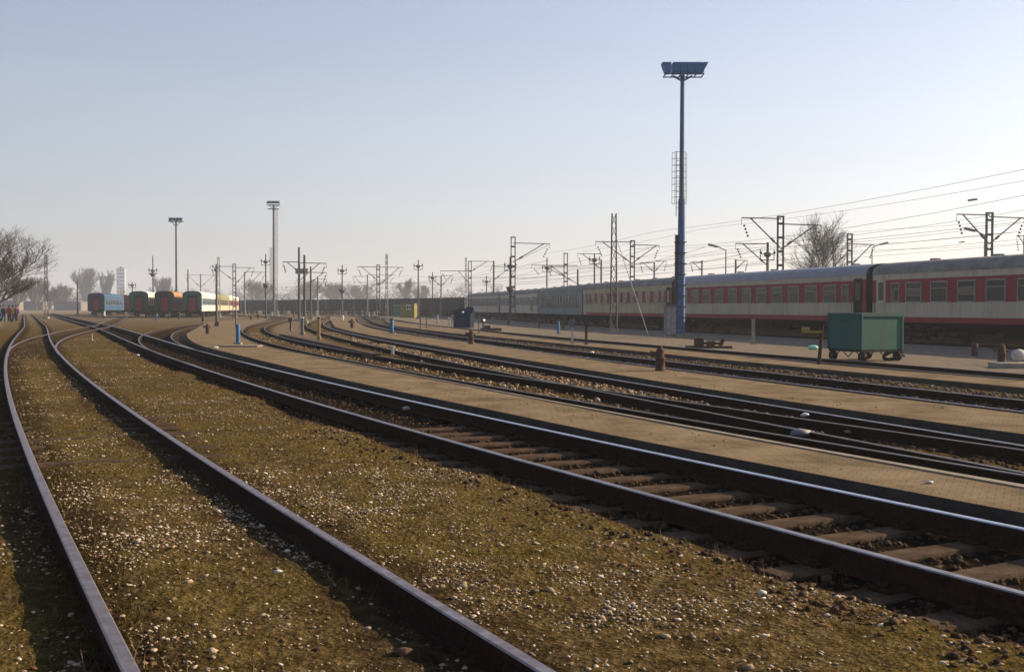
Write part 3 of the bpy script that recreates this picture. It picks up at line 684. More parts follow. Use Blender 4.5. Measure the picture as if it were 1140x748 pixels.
x, y = world_uniform(60000, keep_leaf, rmax=40, power=1.1)
scatter('dead_leaves', x, y, RNG.uniform(.010, .024, len(x)), 'leaf_brown', 'dry brown leaves and clods along the edge of the shiny track', 'dead leaves', .22, .25)
# ------------------------------------------------------------------ passenger coaches
HW = 1.41
def coach_profile(bot, gut, top, hw=HW, n=9):
    """half-open outline from left sill over roof to right sill in (x,z)"""
    left = [(-hw, bot), (-hw, gut)]; roof = []
    for k in range(1, n):
        a = math.pi*k/n; c = math.cos(a); s = math.sin(a)
        roof.append((-hw*math.copysign(abs(c)**.75, c), gut+(top-gut)*s**.8))
    return left, roof
def make_coach(L, bands, roofm, endm, windows, name='passenger_coach', gut=3.45, top=4.05, bot=1.0, win=(2.02, 2.92), ww=1.15, doors=True, curtains=True, framem='window_frame', boxes=True):
    """coach centred on origin, long axis y; bands = [(z0,z1,material)] from bottom; windows = list of y"""
    root = bpy.data.objects.new(name, None); COL.objects.link(root)
    h = L/2; mb = MB(); mats = []
    for z0, z1, mn in bands:
        if M[mn] not in mats: mats.append(M[mn])
        mi = mats.index(M[mn])
        for sx in (-1, 1):
            x = sx*HW
            q = [(x, -h, z0), (x, h, z0), (x, h, z1), (x, -h, z1)]
            mb.add(q, [(0, 1, 2, 3) if sx > 0 else (3, 2, 1, 0)], mi)
    if M[endm] not in mats: mats.append(M[endm])
    ei = mats.index(M[endm])
    left, roof = coach_profile(bot, gut, top)
    out = [(-HW, bot), (-HW, gut)]+roof+[(HW, gut), (HW, bot)]
    for sy in (-1, 1):
        vs = [(x, sy*h, z) for x, z in out]; mb.add(vs, [tuple(range(len(vs))) if sy < 0 else tuple(range(len(vs)))[::-1]], ei)
    mb.add([(-HW, -h, bot), (HW, -h, bot), (HW, h, bot), (-HW, h, bot)], [(0, 1, 2, 3)], ei)
    body = mb.build('body', mats, root); reg(body)
    # roof shell
    mb = MB(); ro = [(-HW-.03, gut-.04), (-HW-.02, gut+.02)]+[(x*1.004, z+.006) for x, z in roof]+[(HW+.02, gut+.02), (HW+.03, gut-.04)]
    n = len(ro); ys = [-h-.03, -h+.35]+[(-h+.35)+(L-.7)*k/8 for k in range(1, 8)]+[h-.35, h+.03]
    for y in ys:
        dz = .06 if abs(y) > h-.1 else 0
        for x, z in ro: mb.v.append((x, y, z-dz*(z-gut+.04)))
    for i in range(len(ys)-1):
        for j in range(n-1): s = i*n+j; mb.f.append((s, s+1, s+n+1, s+n)); mb.m.append(0); mb.sm.append(True)
    r = mb.build('roof', M[roofm], root); reg(r)
    for k in range(5):
        v = MB(); yy = -h+L*(k+.7)/5.4; v.box(-.16, .16, yy-.2, yy+.2, top-.03, top+.1)
        vv = v.build('roof_vent', M[roofm], r); reg(vv)
    # windows
    wf = None
    for sx in (-1, 1):
        for y in windows:
            yw = y[0] if isinstance(y, tuple) else y; w2 = (y[1] if isinstance(y, tuple) else ww)/2
            x = sx*HW; a = MB()
            z0, z1 = win; t = .05
            for (ya, yb, za, zb) in ((yw-w2, yw+w2, z0-t, z0), (yw-w2, yw+w2, z1, z1+t), (yw-w2-t, yw-w2, z0-t, z1+t), (yw+w2, yw+w2+t, z0-t, z1+t), (yw-w2, yw+w2, z1-.3, z1-.27)):
                a.box(min(x-.02*sx, x+.025*sx), max(x-.02*sx, x+.025*sx), ya, yb, za, zb)
            f = a.build('window', M[framem], root); reg(f)
            g = MB(); g.box(min(x-.03*sx, x+.006*sx), max(x-.03*sx, x+.006*sx), yw-w2, yw+w2, z0, z1)
            pn = g.build('pane', M['window_dark'], f); reg(pn)
            if curtains and random.random() < .75:
                g = MB(); k = random.choice([0, 1, 1, 0, 3]); xa, xb = min(x+.007*sx, x+.011*sx), max(x+.007*sx, x+.011*sx)
                if k in (0, 2): g.box(xa, xb, yw-w2+.01, yw-w2+random.uniform(.2, .4), z0+.02, z1-.31)
                if k in (1, 2): g.box(xa, xb, yw+w2-random.uniform(.2, .4), yw+w2-.01, z0+.02, z1-.31)
                if k == 3: g.box(xa, xb, yw-w2+.01, yw+w2-.01, z1-random.uniform(.5, .75), z1-.31)
                cu = g.build('curtain', M['curtain'], f); reg(cu)
    if doors:
        for sx in (-1, 1):
            for sy in (-1, 1):
                x = sx*HW; yc = sy*(h-.75); a = MB()
                a.box(min(x-.04*sx, x+.012*sx), max(x-.04*sx, x+.012*sx), yc-.4, yc+.4, bot+.05, 3.25)
                dm = 'coach_grey' if sy > 0 else 'dark'
                d = a.build('door', M[dm if bands[0][2] == 'coach_red' else endm], root); reg(d)
                a = MB(); a.box(min(x, x+.02*sx), max(x, x+.02*sx), yc-.22, yc+.22, 2.1, 3.0); q = a.build('door_window', M['window_dark'], d); reg(q)
                a = MB(); a.tube((x+.05*sx, yc+.5, 1.3), (x+.05*sx, yc+.5, 2.3), .018); q = a.build('handrail', M['steel_grey'], root); reg(q)
                if sy < 0 and bands[0][2] == 'coach_red': a = MB(); ya_ = yc-.42; a.box(min(x-.03*sx, x+.008*sx), max(x-.03*sx, x+.008*sx), -h+.02, ya_, bot+.28, 3.2); q = a.build('end_panel', M['coach_red'], root); reg(q)
                a = MB(); a.box(min(x-.25*sx, x+.02*sx), max(x-.25*sx, x+.02*sx), yc-.35, yc+.35, .42, .46); a.box(min(x-.2*sx, x), max(x-.2*sx, x), yc-.35, yc+.35, .74, .78)
                a.box(x-.02, x+.02, yc-.38, yc-.35, .4, 1.02); a.box(x-.02, x+.02, yc+.35, yc+.38, .4, 1.02); q = a.build('step', M['underframe'], root); reg(q)
    # ends: gangway, buffers, coupling
    for sy in (-1, 1):
        a = MB(); y0, y1 = sorted((sy*h, sy*(h+.22)))
        for (xa, xb, za, zb) in ((-.72, -.52, 1.05, 3.3), (.52, .72, 1.05, 3.3), (-.72, .72, 3.1, 3.36)): a.box(xa, xb, y0, y1, za, zb)
        g = a.build('gangway', M['rubber'], root); reg(g)
        a = MB(); a.box(-.45, .45, min(sy*h, sy*(h+.03)), max(sy*h, sy*(h+.03)), 1.08, 3.05); g = a.build('end_door', M['coach_red'], root); reg(g)
        a = MB()
        for sx in (-1, 1):
            a.tube((sx*.87, sy*h, 1.06), (sx*.87, sy*(h+.17), 1.06), .09); a.tube((sx*.87, sy*(h+.17), 1.06), (sx*.87, sy*(h+.22), 1.06), .25, .25, 14)
        g = a.build('buffer', M['underframe'], root); reg(g)
        for sx in (-1, 1):
            a = MB(); a.tube((sx*1.05, sy*(h+.001), 1.35), (sx*1.05, sy*(h+.07), 1.35), .09, .09, 12); g = a.build('tail_lamp', M['coach_red'], root); reg(g)
    a = MB(); a.box(-1.25, 1.25, -h+.05, h-.05, .82, bot+.0); a.box(-.3, .3, -h+.3, h-.3, .6, .82)
    if boxes:
        for k, (yy, l, z) in enumerate(((-3.4, 1.6, .38), (-.6, 1.1, .45), (1.6, 1.9, .4), (4.2, .9, .5))):
            for sx in (-1, 1): a.box(min(sx*.7, sx*1.3), max(sx*.7, sx*1.3), yy-l/2, yy+l/2, z, .82)
        a.tube((-.9, -5.2, .62), (-.9, -2.5, .62), .2); 
    g = a.build('underframe', M['underframe'], root); reg(g)
    for by in (-(h-3.3), h-3.3):
        a = MB()
        for sx in (-1, 1):
            a.box(min(sx*.93, sx*1.08), max(sx*.93, sx*1.08), by-1.75, by+1.75, .52, .72)
            for wy in (-1.25, 1.25): a.box(min(sx*.9, sx*1.14), max(sx*.9, sx*1.14), by+wy-.16, by+wy+.16, .33, .62)
            for wy in (-.45, .45): a.tube((sx*1.0, by+wy, .3), (sx*1.0, by+wy, .8), .09)
            a.box(min(sx*.95, sx*1.1), max(sx*.95, sx*1.1), by-.5, by+.5, .24, .32)
        a.box(-1.0, 1.0, by-.2, by+.2, .5, .85); bg_ = a.build('bogie', M['underframe'], root); reg(bg_)
        for wy in (-1.25, 1.25):
            for sx in (-1, 1):
                a = MB(); a.tube((sx*.71, by+wy, .46), (sx*.84, by+wy, .46), .46, .46, 20); a.tube((sx*.68, by+wy, .46), (sx*.71, by+wy, .46), .49, .49, 20)
                g = a.build('wheel', M['rust_dark'], bg_); reg(g)
    return root
def place_on(line, root, s_front, L, z=0.0):
    d = np.r_[0, np.cumsum(np.linalg.norm(np.diff(line, axis=0), axis=1))]
    g = lambda s: np.array([np.interp(s, d, line[:, 0]), np.interp(s, d, line[:, 1])])
    a = g(s_front+2.5); b = g(s_front+L-2.5); c = (a+b)/2; t = b-a
    root.location = (c[0], c[1], z); root.rotation_euler = (0, 0, math.atan2(-t[0], t[1]))
GR_T = 'coaches of the long train on the right'
std = [-8.8+1.955*k for k in range(10)]
red_b = [(1.0, 1.28, 'coach_red'), (1.28, 1.99, 'coach_cream'), (1.99, 3.14, 'coach_red'), (3.14, 3.45, 'coach_cream')]
wins = [(-10.3, .6)]+std+[(10.3, .6)]
sT = arc_at(TRAIN, 56.7)
LC = 24.55; PIT = 25.0
c = make_coach(LC, [(1.0, 1.26, 'coach_red'), (1.26, 1.97, 'coach_grey'), (1.97, 3.12, 'coach_red'), (3.12, 3.45, 'coach_grey')], 'roof_grey', 'coach_end', wins)
tag(c, 'red and pale grey coach with dull grey roof at the right edge', 'train coach', GR_T); place_on(TRAIN, c, sT-PIT+.2, LC)
c = make_coach(LC, red_b, 'roof_blue', 'coach_end', wins)
tag(c, 'red and cream coach with smooth bluish roof, right of the tall blue mast', 'train coach', GR_T); place_on(TRAIN, c, sT+.2, LC)
c = make_coach(LC, [(1.0, 1.25, 'coach_red'), (1.25, 2.0, 'coach_tan'), (2.0, 2.1, 'coach_tan'), (2.1, 3.0, 'coach_red'), (3.0, 3.45, 'coach_tan')], 'roof_grey', 'coach_end', wins)
tag(c, 'faded tan coach with brown red window band, left of the tall floodlight mast', 'train coach', GR_T); place_on(TRAIN, c, sT+PIT+.2, LC)
c = make_coach(LC, [(1.0, 3.45, 'coach_slate')], 'roof_grey', 'coach_end', [-10+1.5*k for k in range(14)], win=(1.75, 3.0), ww=.72, curtains=False, doors=False, framem='dark')
tag(c, 'slate grey coach with a row of tall narrow windows', 'train coach', GR_T); place_on(TRAIN, c, sT+2*PIT+.2, LC)
c = make_coach(LC, [(1.0, 2.0, 'coach_grey'), (2.0, 3.0, 'coach_slate'), (3.0, 3.45, 'coach_grey')], 'roof_grey', 'coach_end', std[::2], doors=False, curtains=False)
a = MB(); a.box(-HW-.012, -HW+.03, -9.6, -8.0, 1.3, 2.6); q = a.build('door', M['paint_yellow'], c)
tag(c, 'grey coach with a yellow door panel, behind the twin lamp mast', 'train coach', GR_T); place_on(TRAIN, c, sT+3*PIT+.2, LC)
c = make_coach(LC, [(1.0, 1.9, 'coach_grey'), (1.9, 3.1, 'coach_slate'), (3.1, 3.45, 'coach_grey')], 'roof_grey', 'coach_end', std, curtains=False)
tag(c, 'hazy grey coach right of the blue tank, farthest of the passenger coaches in the train', 'train coach', GR_T); place_on(TRAIN, c, sT+4*PIT+.2, LC)
# coal wagons behind
def make_wagon():
    root = bpy.data.objects.new('goods_wagon', None); COL.objects.link(root); L = 12.6; h = L/2
    a = MB(); a.box(-1.45, 1.45, -h, h, 1.15, 3.35, 0); a.box(-1.5, 1.5, -h-.02, h+.02, 3.3, 3.42, 0)
    for k in range(10):
        y = -h+.1+(L-.2)*k/9; 
        for sx in (-1, 1): a.box(min(sx*1.4, sx*1.53), max(sx*1.4, sx*1.53), y-.07, y+.07, 1.15, 3.3, 0)
    reg(a.build('body', M['wagon_dark'], root))
    a = MB(); a.box(-1.2, 1.2, -h-.2, h+.2, .85, 1.15)
    for sy in (-1, 1):
        for sx in (-1, 1): a.tube((sx*.87, sy*h, 1.0), (sx*.87, sy*(h+.6), 1.0), .11)
    reg(a.build('underframe', M['underframe'], root))
    for by in (-3.9, 3.9):
        a = MB()
        for sx in (-1, 1): a.box(min(sx*.92, sx*1.1), max(sx*.92, sx*1.1), by-1.3, by+1.3, .4, .75)
        b_ = a.build('bogie', M['underframe'], root); reg(b_)
        for wy in (-.9, .9):
            a = MB(); a.tube((-.8, by+wy, .45), (.8, by+wy, .45), .08)
            for sx in (-1, 1): a.tube((sx*.7, by+wy, .45), (sx*.83, by+wy, .45), .45, .45, 14)
            reg(a.build('wheelset', M['rust_dark'], b_))
    return root
wg = make_wagon(); s = sT+5*PIT+.5; sEnd = len(TRAIN)*.5-14; kk = 0
dTot = np.r_[0, np.cumsum(np.linalg.norm(np.diff(TRAIN, axis=0), axis=1))][-1]
wl = 'dark open goods wagon in the hazy rake behind the yellow hut'
while s+14 < dTot:
    o = wg if kk == 0 else copy_tree(wg)
    tag(o, wl, 'goods wagon', 'goods wagons in the far rake'); place_on(TRAIN, o, s, 13.2); s += 13.9; kk += 1
# left coaches, ends facing the camera
GR_L = 'coaches parked at the left'
def left_coach(u_end, Y, hd, L, bands, roofm, endm, label, base=0.05, wn=None):
    c = make_coach(L, bands, roofm, endm, wn if wn is not None else [-L/2+2+1.9*k for k in range(int((L-3)/1.9))], curtains=False, boxes=False, doors=False)
    x = X_at(u_end, Y); t = Vector((-math.sin(R(hd)), math.cos(R(hd)), 0)); ctr = Vector((x, Y, base))+t*(L/2)
    c.location = ctr; c.rotation_euler = (0, 0, R(hd)); tag(c, label, 'train coach', GR_L); return c
wb = lambda a, b, r='coach_white': [(1.0, 1.9, a), (1.9, 3.0, b), (3.0, 3.45, r)]
YC = 163; HL = 10
X4 = X_at(214, YC); rake = lambda n: (X4-24.9*n*math.sin(R(HL)), YC+24.9*n*math.cos(R(HL)))
def u_of(p): return 570+p[0]/p[1]*F
left_coach(214, YC, HL, 24, wb('coach_white', 'coach_paleblue', 'coach_white'), 'coach_white', 'coach_green', 'white and pale blue coach with dark green end, rightmost green end of the row')
q = rake(1); left_coach(u_of(q), q[1], HL, 24, wb('coach_cream', 'coach_olive', 'coach_olive'), 'coach_olive', 'coach_green', 'olive and cream coach coupled behind the white one, left of a red striped one')
q = rake(2); left_coach(u_of(q), q[1], HL, 24, wb('coach_cream', 'coach_red', 'coach_white'), 'coach_white', 'coach_red', 'red striped cream coach at the far right end of the parked row')
left_coach(183, YC, HL, 24, wb('coach_orange', 'coach_red', 'coach_orange'), 'coach_orange', 'coach_end', 'orange and red coach with dark red end, parked between two green ended coaches')
left_coach(154.5, YC+3, HL, 24, wb('coach_green', 'coach_white'), 'coach_white', 'coach_green', 'dark green ended coach with white roof, left of the orange coach')
left_coach(137.5, 225, HL, 24, wb('coach_red', 'coach_navy', 'coach_navy'), 'coach_navy', 'coach_red', 'small distant dark red coach beside the blue one')
left_coach(107, 190, 12, 24, [(1.0, 3.45, 'coach_blue')], 'coach_blue', 'coach_navy', 'dark ended blue coach, leftmost of the parked coaches')

# ------------------------------------------------------------------ masts
ARM = Vector((.966, .26, 0))      # square to the train line
def lattice(mb, x, y, z0, z1, w0, w1, n, t=.035, mi=0):
    cs = [(-1, -1), (1, -1), (1, 1), (-1, 1)]
    def corner(k, f): ww_ = (w0+(w1-w0)*f)/2; return (x+cs[k][0]*ww_, y+cs[k][1]*ww_, z0+(z1-z0)*f)
    for k in range(4): mb.tube(corner(k, 0), corner(k, 1), t, n=4, mi=mi, smooth=False)
    for i in range(n):
        for k in range(4):
            a, b = (i/n, (i+1)/n) if (i+k) % 2 else ((i+1)/n, i/n)
            mb.tube(corner(k, a), corner((k+1) % 4, b), t*.6, n=3, mi=mi, smooth=False)
def catmast(u, vtop, Y, arms, style='twin', matn='steel_dark', label='', zbase=0.0, cat='overhead line mast', group='overhead line masts', wd=None):
    """arms: (dx_px, v_tip, v_strut_foot, x_strut_frac)"""
    x = X_at(u, Y); zt = Z_at(u, vtop, Y); px = Y/F
    root = empty('catenary_mast', (x, Y, zbase), 0, label, cat, group)
    a = MB(); H = zt-zbase
    a.box(-.35, .35, -.35, .35, -.1, .25, 1)
    if style == 'twin':
        g = wd or .22
        for sx in (-1, 1):
            a.box(sx*g-.055, sx*g+.055, -.1, .1, 0, H)
        for k in range(max(2, int(H/1.1))): a.box(-g+.055, g-.055, -.03, .03, .6+k*1.1, .78+k*1.1)
        a.box(-g-.06, g+.06, -.11, .11, H-.1, H+.02)
    elif style == 'lattice': wq = {430.5: .28, 518.7: .32, 683: .42}.get(u, wd or .45); lattice(a, 0, 0, 0, H, wq, wq*.6, int(H/.7), .035)
    else: a.tube((0, 0, 0), (0, 0, H), wd or .16, (wd or .16)*.7, 8)
    a.build('mast', [M[matn], M['concrete']], root)
    for arm in arms:
        dx, vt, vf, fr = arm; L = dx*px/ARM.x; sg = 1 if dx > 0 else -1
        zt_ = Z_at(u, vt, Y)-zbase; zf = Z_at(u, vf, Y)-zbase; zm = zt_+.02
        b = MB(); tip = ARM*L+Vector((0, 0, zt_)); b.tube((0, 0, zm), tip, .05, n=6)
        k = ARM*(L*fr)+Vector((0, 0, zt_+(zm-zt_)*(1-fr))); b.tube((0, 0, zf), k, .05, n=6)
        ar = b.build('bracket', M[matn], root)
        b = MB()
        for q in range(4): p = tip*(.84+.03*q)+Vector((0, 0, 0)); b.ball(tuple(p), .09, 8)
        b.tube(tip, tip-Vector((0, 0, .55)), .02, n=5); d = Vector((0, 0, zf))+(k-Vector((0, 0, zf)))*.22
        for q in range(3): b.ball(tuple(d+(k-d)*.05*q), .1, 8)
        b.build('insulator', M['insulator'], ar)
    return root
CM = [
 (868, 241, 86, [(-46, 244, 276, .78), (49, 250, 278, .86)], 'twin', 'steel_dark', 'dark twin post mast with two wide brackets, left of the bare tree behind the train'),
 (854, 270, 100, [(-38, 272, 296, .78)], 'pole', 'steel_dark', 'short dark mast with one left bracket beside the twin post mast'),
 (1100, 237, 82, [(-41, 240, 272, .82), (44, 242, 272, .9)], 'twin', 'steel_grey', 'grey mast with two rising brackets above the rightmost coach'),
 (945, 260.5, 105, [(30, 272, 297, .9)], 'twin', 'steel_grey', 'grey mast with a right bracket, right of the bare tree'),
 (571, 264, 119, [(41, 271, 292, .85)], 'twin', 'steel_dark', 'tall dark mast with a single bracket reaching right, in front of the grey coaches'),
 (703.6, 268, 118, [(-42, 270, 294, .82), (31, 273, 293, .9)], 'twin', 'steel_dark', 'dark mast with two brackets behind the tan coach, right of the lattice mast'),
 (643, 300, 150, [(-52, 296, 316, .75)], 'pole', 'steel_dark', 'distant thin mast with a long left bracket over the slate coach'),
 (629.5, 282, 140, [(-20, 297, 308, .8)], 'twin', 'steel_dark', 'dark banded mast above the slate coach with tall windows'),
 (669, 289, 150, [(-27, 283, 300, .8)], 'pole', 'steel_dark', 'slim dark mast left of the lattice mast, its bracket reaching left'),
 (683, 238, 68, [], 'lattice', 'steel_dark', 'dark grey lattice mast with a slanting guy wire in front of the tan coach'),
 (523, 291, 165, [(-32, 302, 316, .4), (27, 291, 303, .7)], 'twin', 'steel_grey', 'grey mast with uneven brackets above the blue tank'),
 (518.7, 286.5, 150, [], 'lattice', 'steel_pale', 'pale slender lattice mast above the blue tank'),
 (549.5, 290.5, 160, [(24, 297, 312, .8)], 'pole', 'steel_dark', 'dark mast with insulator bands left of the tall single bracket mast'),
 (491, 307, 190, [(-14, 308, 319, .85), (13, 307, 319, .85)], 'pole', 'steel_grey', 'small mast with two short brackets left of the pale lattice mast'),
 (421, 295, 160, [(-22, 297.5, 313, .8), (27, 297.5, 319, .85)], 'twin', 'steel_grey', 'twin bracket mast left of the tall lattice mast at the yellow hut'),
 (430.5, 282.5, 125, [], 'lattice', 'steel_grey', 'tall thin lattice mast left of the yellow hut'),
 (409, 306, 215, [(-16, 308, 322, .9), (30, 306, 322, .9)], 'pole', 'steel_grey', 'faint far mast with low brackets behind the goods wagons'),
 (333, 275.5, 124, [(-17, 292, 303, .75), (29, 293, 313, .75)], 'pole', 'steel_dark', 'tall dark pole with a pale board and two brackets, left of a pair'),
 (339, 284, 112, [], 'pole', 'steel_dark', 'dark pole carrying the right side of a pale board, right of a taller one'),
 (346, 297, 150, [(17, 303.5, 315, .8)], 'pole', 'steel_dark', 'dark mast with one right bracket, right of the pair with the pale board'),
 (353.5, 308, 190, [(10, 311, 322, .8)], 'pole', 'steel_grey', 'little far mast, rightmost of the group at the pale board'),
 (261, 294, 170, [(-25, 297, 313, .8), (21, 298, 318, .8)], 'twin', 'steel_grey', 'grey mast with wide brackets behind the white coach'),
 (272.5, 303, 195, [(22, 303, 322, .8)], 'pole', 'steel_grey', 'grey mast with a right bracket left of the tallest floodlight mast'),
 (243.5, 286, 175, [], 'lattice', 'steel_pale', 'reddish pale lattice mast rising behind the white coach'),
 (223.5, 305, 230, [(-16, 306.5, 320, .85), (16, 306.5, 320, .85)], 'pole', 'steel_grey', 'far mast with two brackets over the orange coach'),
 (209.5, 300, 210, [], 'pole', 'steel_dark', 'slim dark pole above the orange coach'),
 (51.5, 283, 150, [], 'lattice', 'steel_dark', 'brownish lattice mast beside the big bare tree at the left edge'),
 (86.5, 312, 200, [], 'pole', 'steel_dark', 'thin dark pole left of the dark blue coach'),
 (728, 292, 160, [(-16, 293, 303, .8), (14, 291, 303, .8)], 'pole', 'steel_grey', 'far little mast with two brackets left of the tall floodlight mast'),
 (781, 290, 150, [(-13, 292, 302, .8)], 'pole', 'steel_grey', 'far little mast just right of the tall floodlight mast'),
 (818.5, 289, 130, [(14, 290, 300, .8)], 'pole', 'steel_grey', 'low mast behind the bluish coach roof, left of the twin post mast'),
 (1141, 262, 120, [(-12, 263, 276, .8)], 'twin', 'steel_pale', 'pale mast at the right edge of the picture'),
]
for (u, vt, Y, arms, st, mn, lab) in CM: catmast(u, vt, Y, arms, st, mn, lab)
# pale board on the pair of poles
a = MB(); y_ = 118; a.box(X_at(329, y_), X_at(343, y_), y_-.05, y_+.05, Z_at(336, 305, y_), Z_at(336, 299, y_)); tag(a.build('board', M['steel_pale']), 'pale board fixed across two dark poles', 'board')
# guy wire of the lattice mast
a = MB(); p0 = Vector((X_at(684.5, 68), 68, Z_at(684, 262, 68))); p1 = P(722, 374, 0.02); a.tube(p0, p1, .022, n=5); tag(a.build('guy_wire', M['steel_pale']), 'thin guy wire slanting down right from the grey lattice mast', 'guy wire')
# lamp / loudspeaker masts
def speaker_mast(u, vt, Y, vbox, label, second=None, zb=0.0, sc=1.0, vb=None):
    x = X_at(u, Y); root = empty('yard_lamp_mast', (x, Y, zb), 0, label, 'lamp mast', 'yard masts with round lamps')
    H = Z_at(u, vt, Y)-zb; a = MB(); a.tube((0, 0, 0), (0, 0, H), .14*(.5+sc/2), .08*(.5+sc/2), 8); a.box(-.3*sc, .3*sc, -.3*sc, .3*sc, -.1, .3); a.build('pole', M['steel_dark'], root)
    zc = Z_at(u, vbox, Y)-zb; w_ = .62*sc; a = MB()
    for (p, q) in (((-w_, zc-.45*sc), (-w_, zc+.5*sc)), ((w_, zc-.45*sc), (w_, zc+.5*sc)), ((-w_, zc-.45*sc), (w_, zc-.45*sc)), ((-w_, zc+.1*sc), (w_, zc+.1*sc))): a.tube((p[0], 0, p[1]), (q[0], 0, q[1]), .04*sc, n=5)
    a.build('frame', M['steel_dark'], root)
    a = MB(); a.lathe([(.1*sc, .0), (.3*sc, .15*sc), (.36*sc, .4*sc), (.2*sc, .5*sc)], (0, -.1, zc-.25), 12); a.build('lamp', M['steel_grey'], root)
    for sx in (-1, 1): a = MB(); a.tube((sx*w_, -.18*sc, zc+.2), (sx*w_, .15*sc, zc+.2), .11*sc, .06*sc, 10); a.build('horn', M['steel_dark'], root)
    if second: z2 = Z_at(u, second, Y)-zb; a = MB(); a.ball((0, -.1, z2), .42, 10, sz=.8); a.tube((-.5, 0, z2+.2), (.5, 0, z2+.2), .09, n=6); a.build('junction_box', M['steel_dark'], root)
speaker_mast(296, 283, 160, 292, 'mast with boxed round lamp left of the tallest floodlight mast', 318)
speaker_mast(381, 295, 165, 302, 'mast with crossed lamp head and dark box halfway, centre left', 324)
speaker_mast(465.6, 289.5, 160, 297, 'mast with crossed lamp head above the goods wagons, right of the yellow hut')
speaker_mast(661.5, 282.5, 135, 290, 'mast with boxed lamp behind the tan coach, left of the lattice mast')
speaker_mast(608.7, 287, 150, 299, 'mast with a round lamp above the slate coach')
speaker_mast(567.8, 286, 122, 297, 'mast with round lamp attached left of the tall single bracket mast', 322)
speaker_mast(541.5, 307, 190, 314, 'short lamp mast between the pale lattice mast and the single bracket mast')
speaker_mast(170.5, 285, 175, 302, 'tall lamp mast above the coach at the left, between floodlights', 306)
speaker_mast(147.5, 314, 200, 318, 'short lamp mast above the dark red coach at the left')
speaker_mast(481.5, 303, 200, 310, 'small far lamp mast left of the small double bracket mast')
speaker_mast(241, 294, 86, 299, 'slender dark lamp mast standing on paving in front of the white coach', None, 0.1, .45)
speaker_mast(853.5, 276, 98, 284, 'round lamp mast beside the twin post mast behind the train')
def street_lamp(u, vt, Y, label, s=1):
    root = empty('street_lamp', (X_at(u, Y), Y, 0), 0, label, 'street lamp', 'small street lamps behind the train'); H = Z_at(u, vt, Y)
    a = MB(); a.tube((0, 0, 0), (0, 0, H), .09, .06); a.tube((0, 0, H), (-1.0*s, 0, H+.45), .05); a.build('pole', M['steel_grey'], root)
    a = MB(); a.obox((-1.4*s, 0, H+.5), (.5, .16, .1), 0, 0, -.25*s); a.build('lamp_head', M['steel_pale'], root)
street_lamp(807.5, 279, 115, 'grey curved street lamp above the bluish coach roof')
street_lamp(1095, 262, 100, 'lamp on a short arm beside the grey mast above the rightmost coach')
street_lamp(970, 276, 130, 'lamp right of the bare tree above the coach joint', -1)

# floodlight masts
def flood_big():
    Y = P(757.5, 375, 0).y; x = X_at(758, Y); root = empty('floodlight_mast', (x, Y, 0), 0, 'very tall blue floodlight mast with caged ladder in front of the train', 'floodlight mast', 'floodlight masts')
    z = lambda v: Z_at(758, v, Y)
    a = MB(); a.tube((0, 0, z(232)), (0, 0, z(86)), .155, .12, 12); a.build('pole', M['mast_blue'], root)
    a = MB(); a.tube((0, 0, 0), (0, 0, z(222)), .25, .20, 12); a.box(-.55, .55, -.5, .5, -.1, .18, 1); a.build('lower_pole', [M['mast_blue'], M['concrete']], root)
    a = MB(); a.box(-.36, -.16, -.12, .12, .1, z(262)); 
    for k in range(9): a.box(-.40, .28, -.27, .27, .5+k*.62, .54+k*.62)
    a.build('cable_duct', M['mast_rust'], root)
    a = MB(); zl, zh = z(232), z(170)
    for sx in (-.36, -.02): a.tube((sx-.0, -.28, zl-.5), (sx, -.28, zh), .022, n=5)
    for k in range(int((zh-zl)/.3)): a.tube((-.36, -.28, zl+k*.3), (-.02, -.28, zl+k*.3), .014, n=4)
    a.build('ladder', M['steel_dark'], root)
    a = MB()
    for k in range(9):
        zz = zl+.2+(zh-zl-.3)*k/8; pts = [(-.19+.42*math.cos(t), -.28-.0-.42*math.sin(t)*1.0, zz) for t in np.linspace(0, math.pi, 9)]
        for p, q in zip(pts[:-1], pts[1:]): a.tube(p, q, .014, n=4, caps=False)
    for t in np.linspace(0, math.pi, 5): a.tube((-.19+.42*math.cos(t), -.28-.42*math.sin(t), zl+.2), (-.19+.42*math.cos(t), -.28-.42*math.sin(t), zh-.1), .012, n=4)
    a.build('ladder_cage', M['steel_dark'], root)
    zt = z(86.5); a = MB()
    a.box(-1.05, 1.15, -.5, -.44, zt, zt+.06); a.box(-1.05, 1.15, .44, .5, zt, zt+.06)
    for k in range(6): a.box(-1.05+.44*k-.02, -1.05+.44*k+.02, -.5, .5, zt-.02, zt+.04); a.tube((-1.05+.44*k, -.46, zt), (-1.05+.44*k, -.46, zt+.22), .025, n=5)
    for sx in (-1, 1): a.tube((0, 0, zt-.3), (sx*.55, 0, zt), .06, n=6)
    a.tube((0, 0, zt-.3), (0, 0, zt+.04), .13, n=8); a.build('head_frame', M['mast_blue'], root)
    def lamp(x0, x1, fl0, fl1):      # housing leaning forward, ends flared outward towards the top
        h = MB(); b0, b1 = zt+.14, zt+.68
        vs = [(x0, -.35, b0), (x1, -.35, b0), (x1, .3, b0), (x0, .3, b0), (x0+fl0, -.55, b1), (x1+fl1, -.55, b1), (x1+fl1, .2, b1), (x0+fl0, .2, b1)]
        h.add(vs, [(3, 2, 1, 0), (4, 5, 6, 7), (0, 1, 5, 4), (1, 2, 6, 5), (2, 3, 7, 6), (3, 0, 4, 7)]); hd = h.build('floodlight', M['lamp_blue'], root)
        g = MB(); g.box(x0+.06, x1-.06, -.3, .25, b0-.02, b0-.002); g.build('glass', M['lamp_glass'], hd)
    for k in range(4): lamp(-.62+.42*k, -.62+.42*k+.40, 0, 0)
    lamp(1.07, 1.12, 0, .28); lamp(-1.02, -.72, -.22, 0)
flood_big()
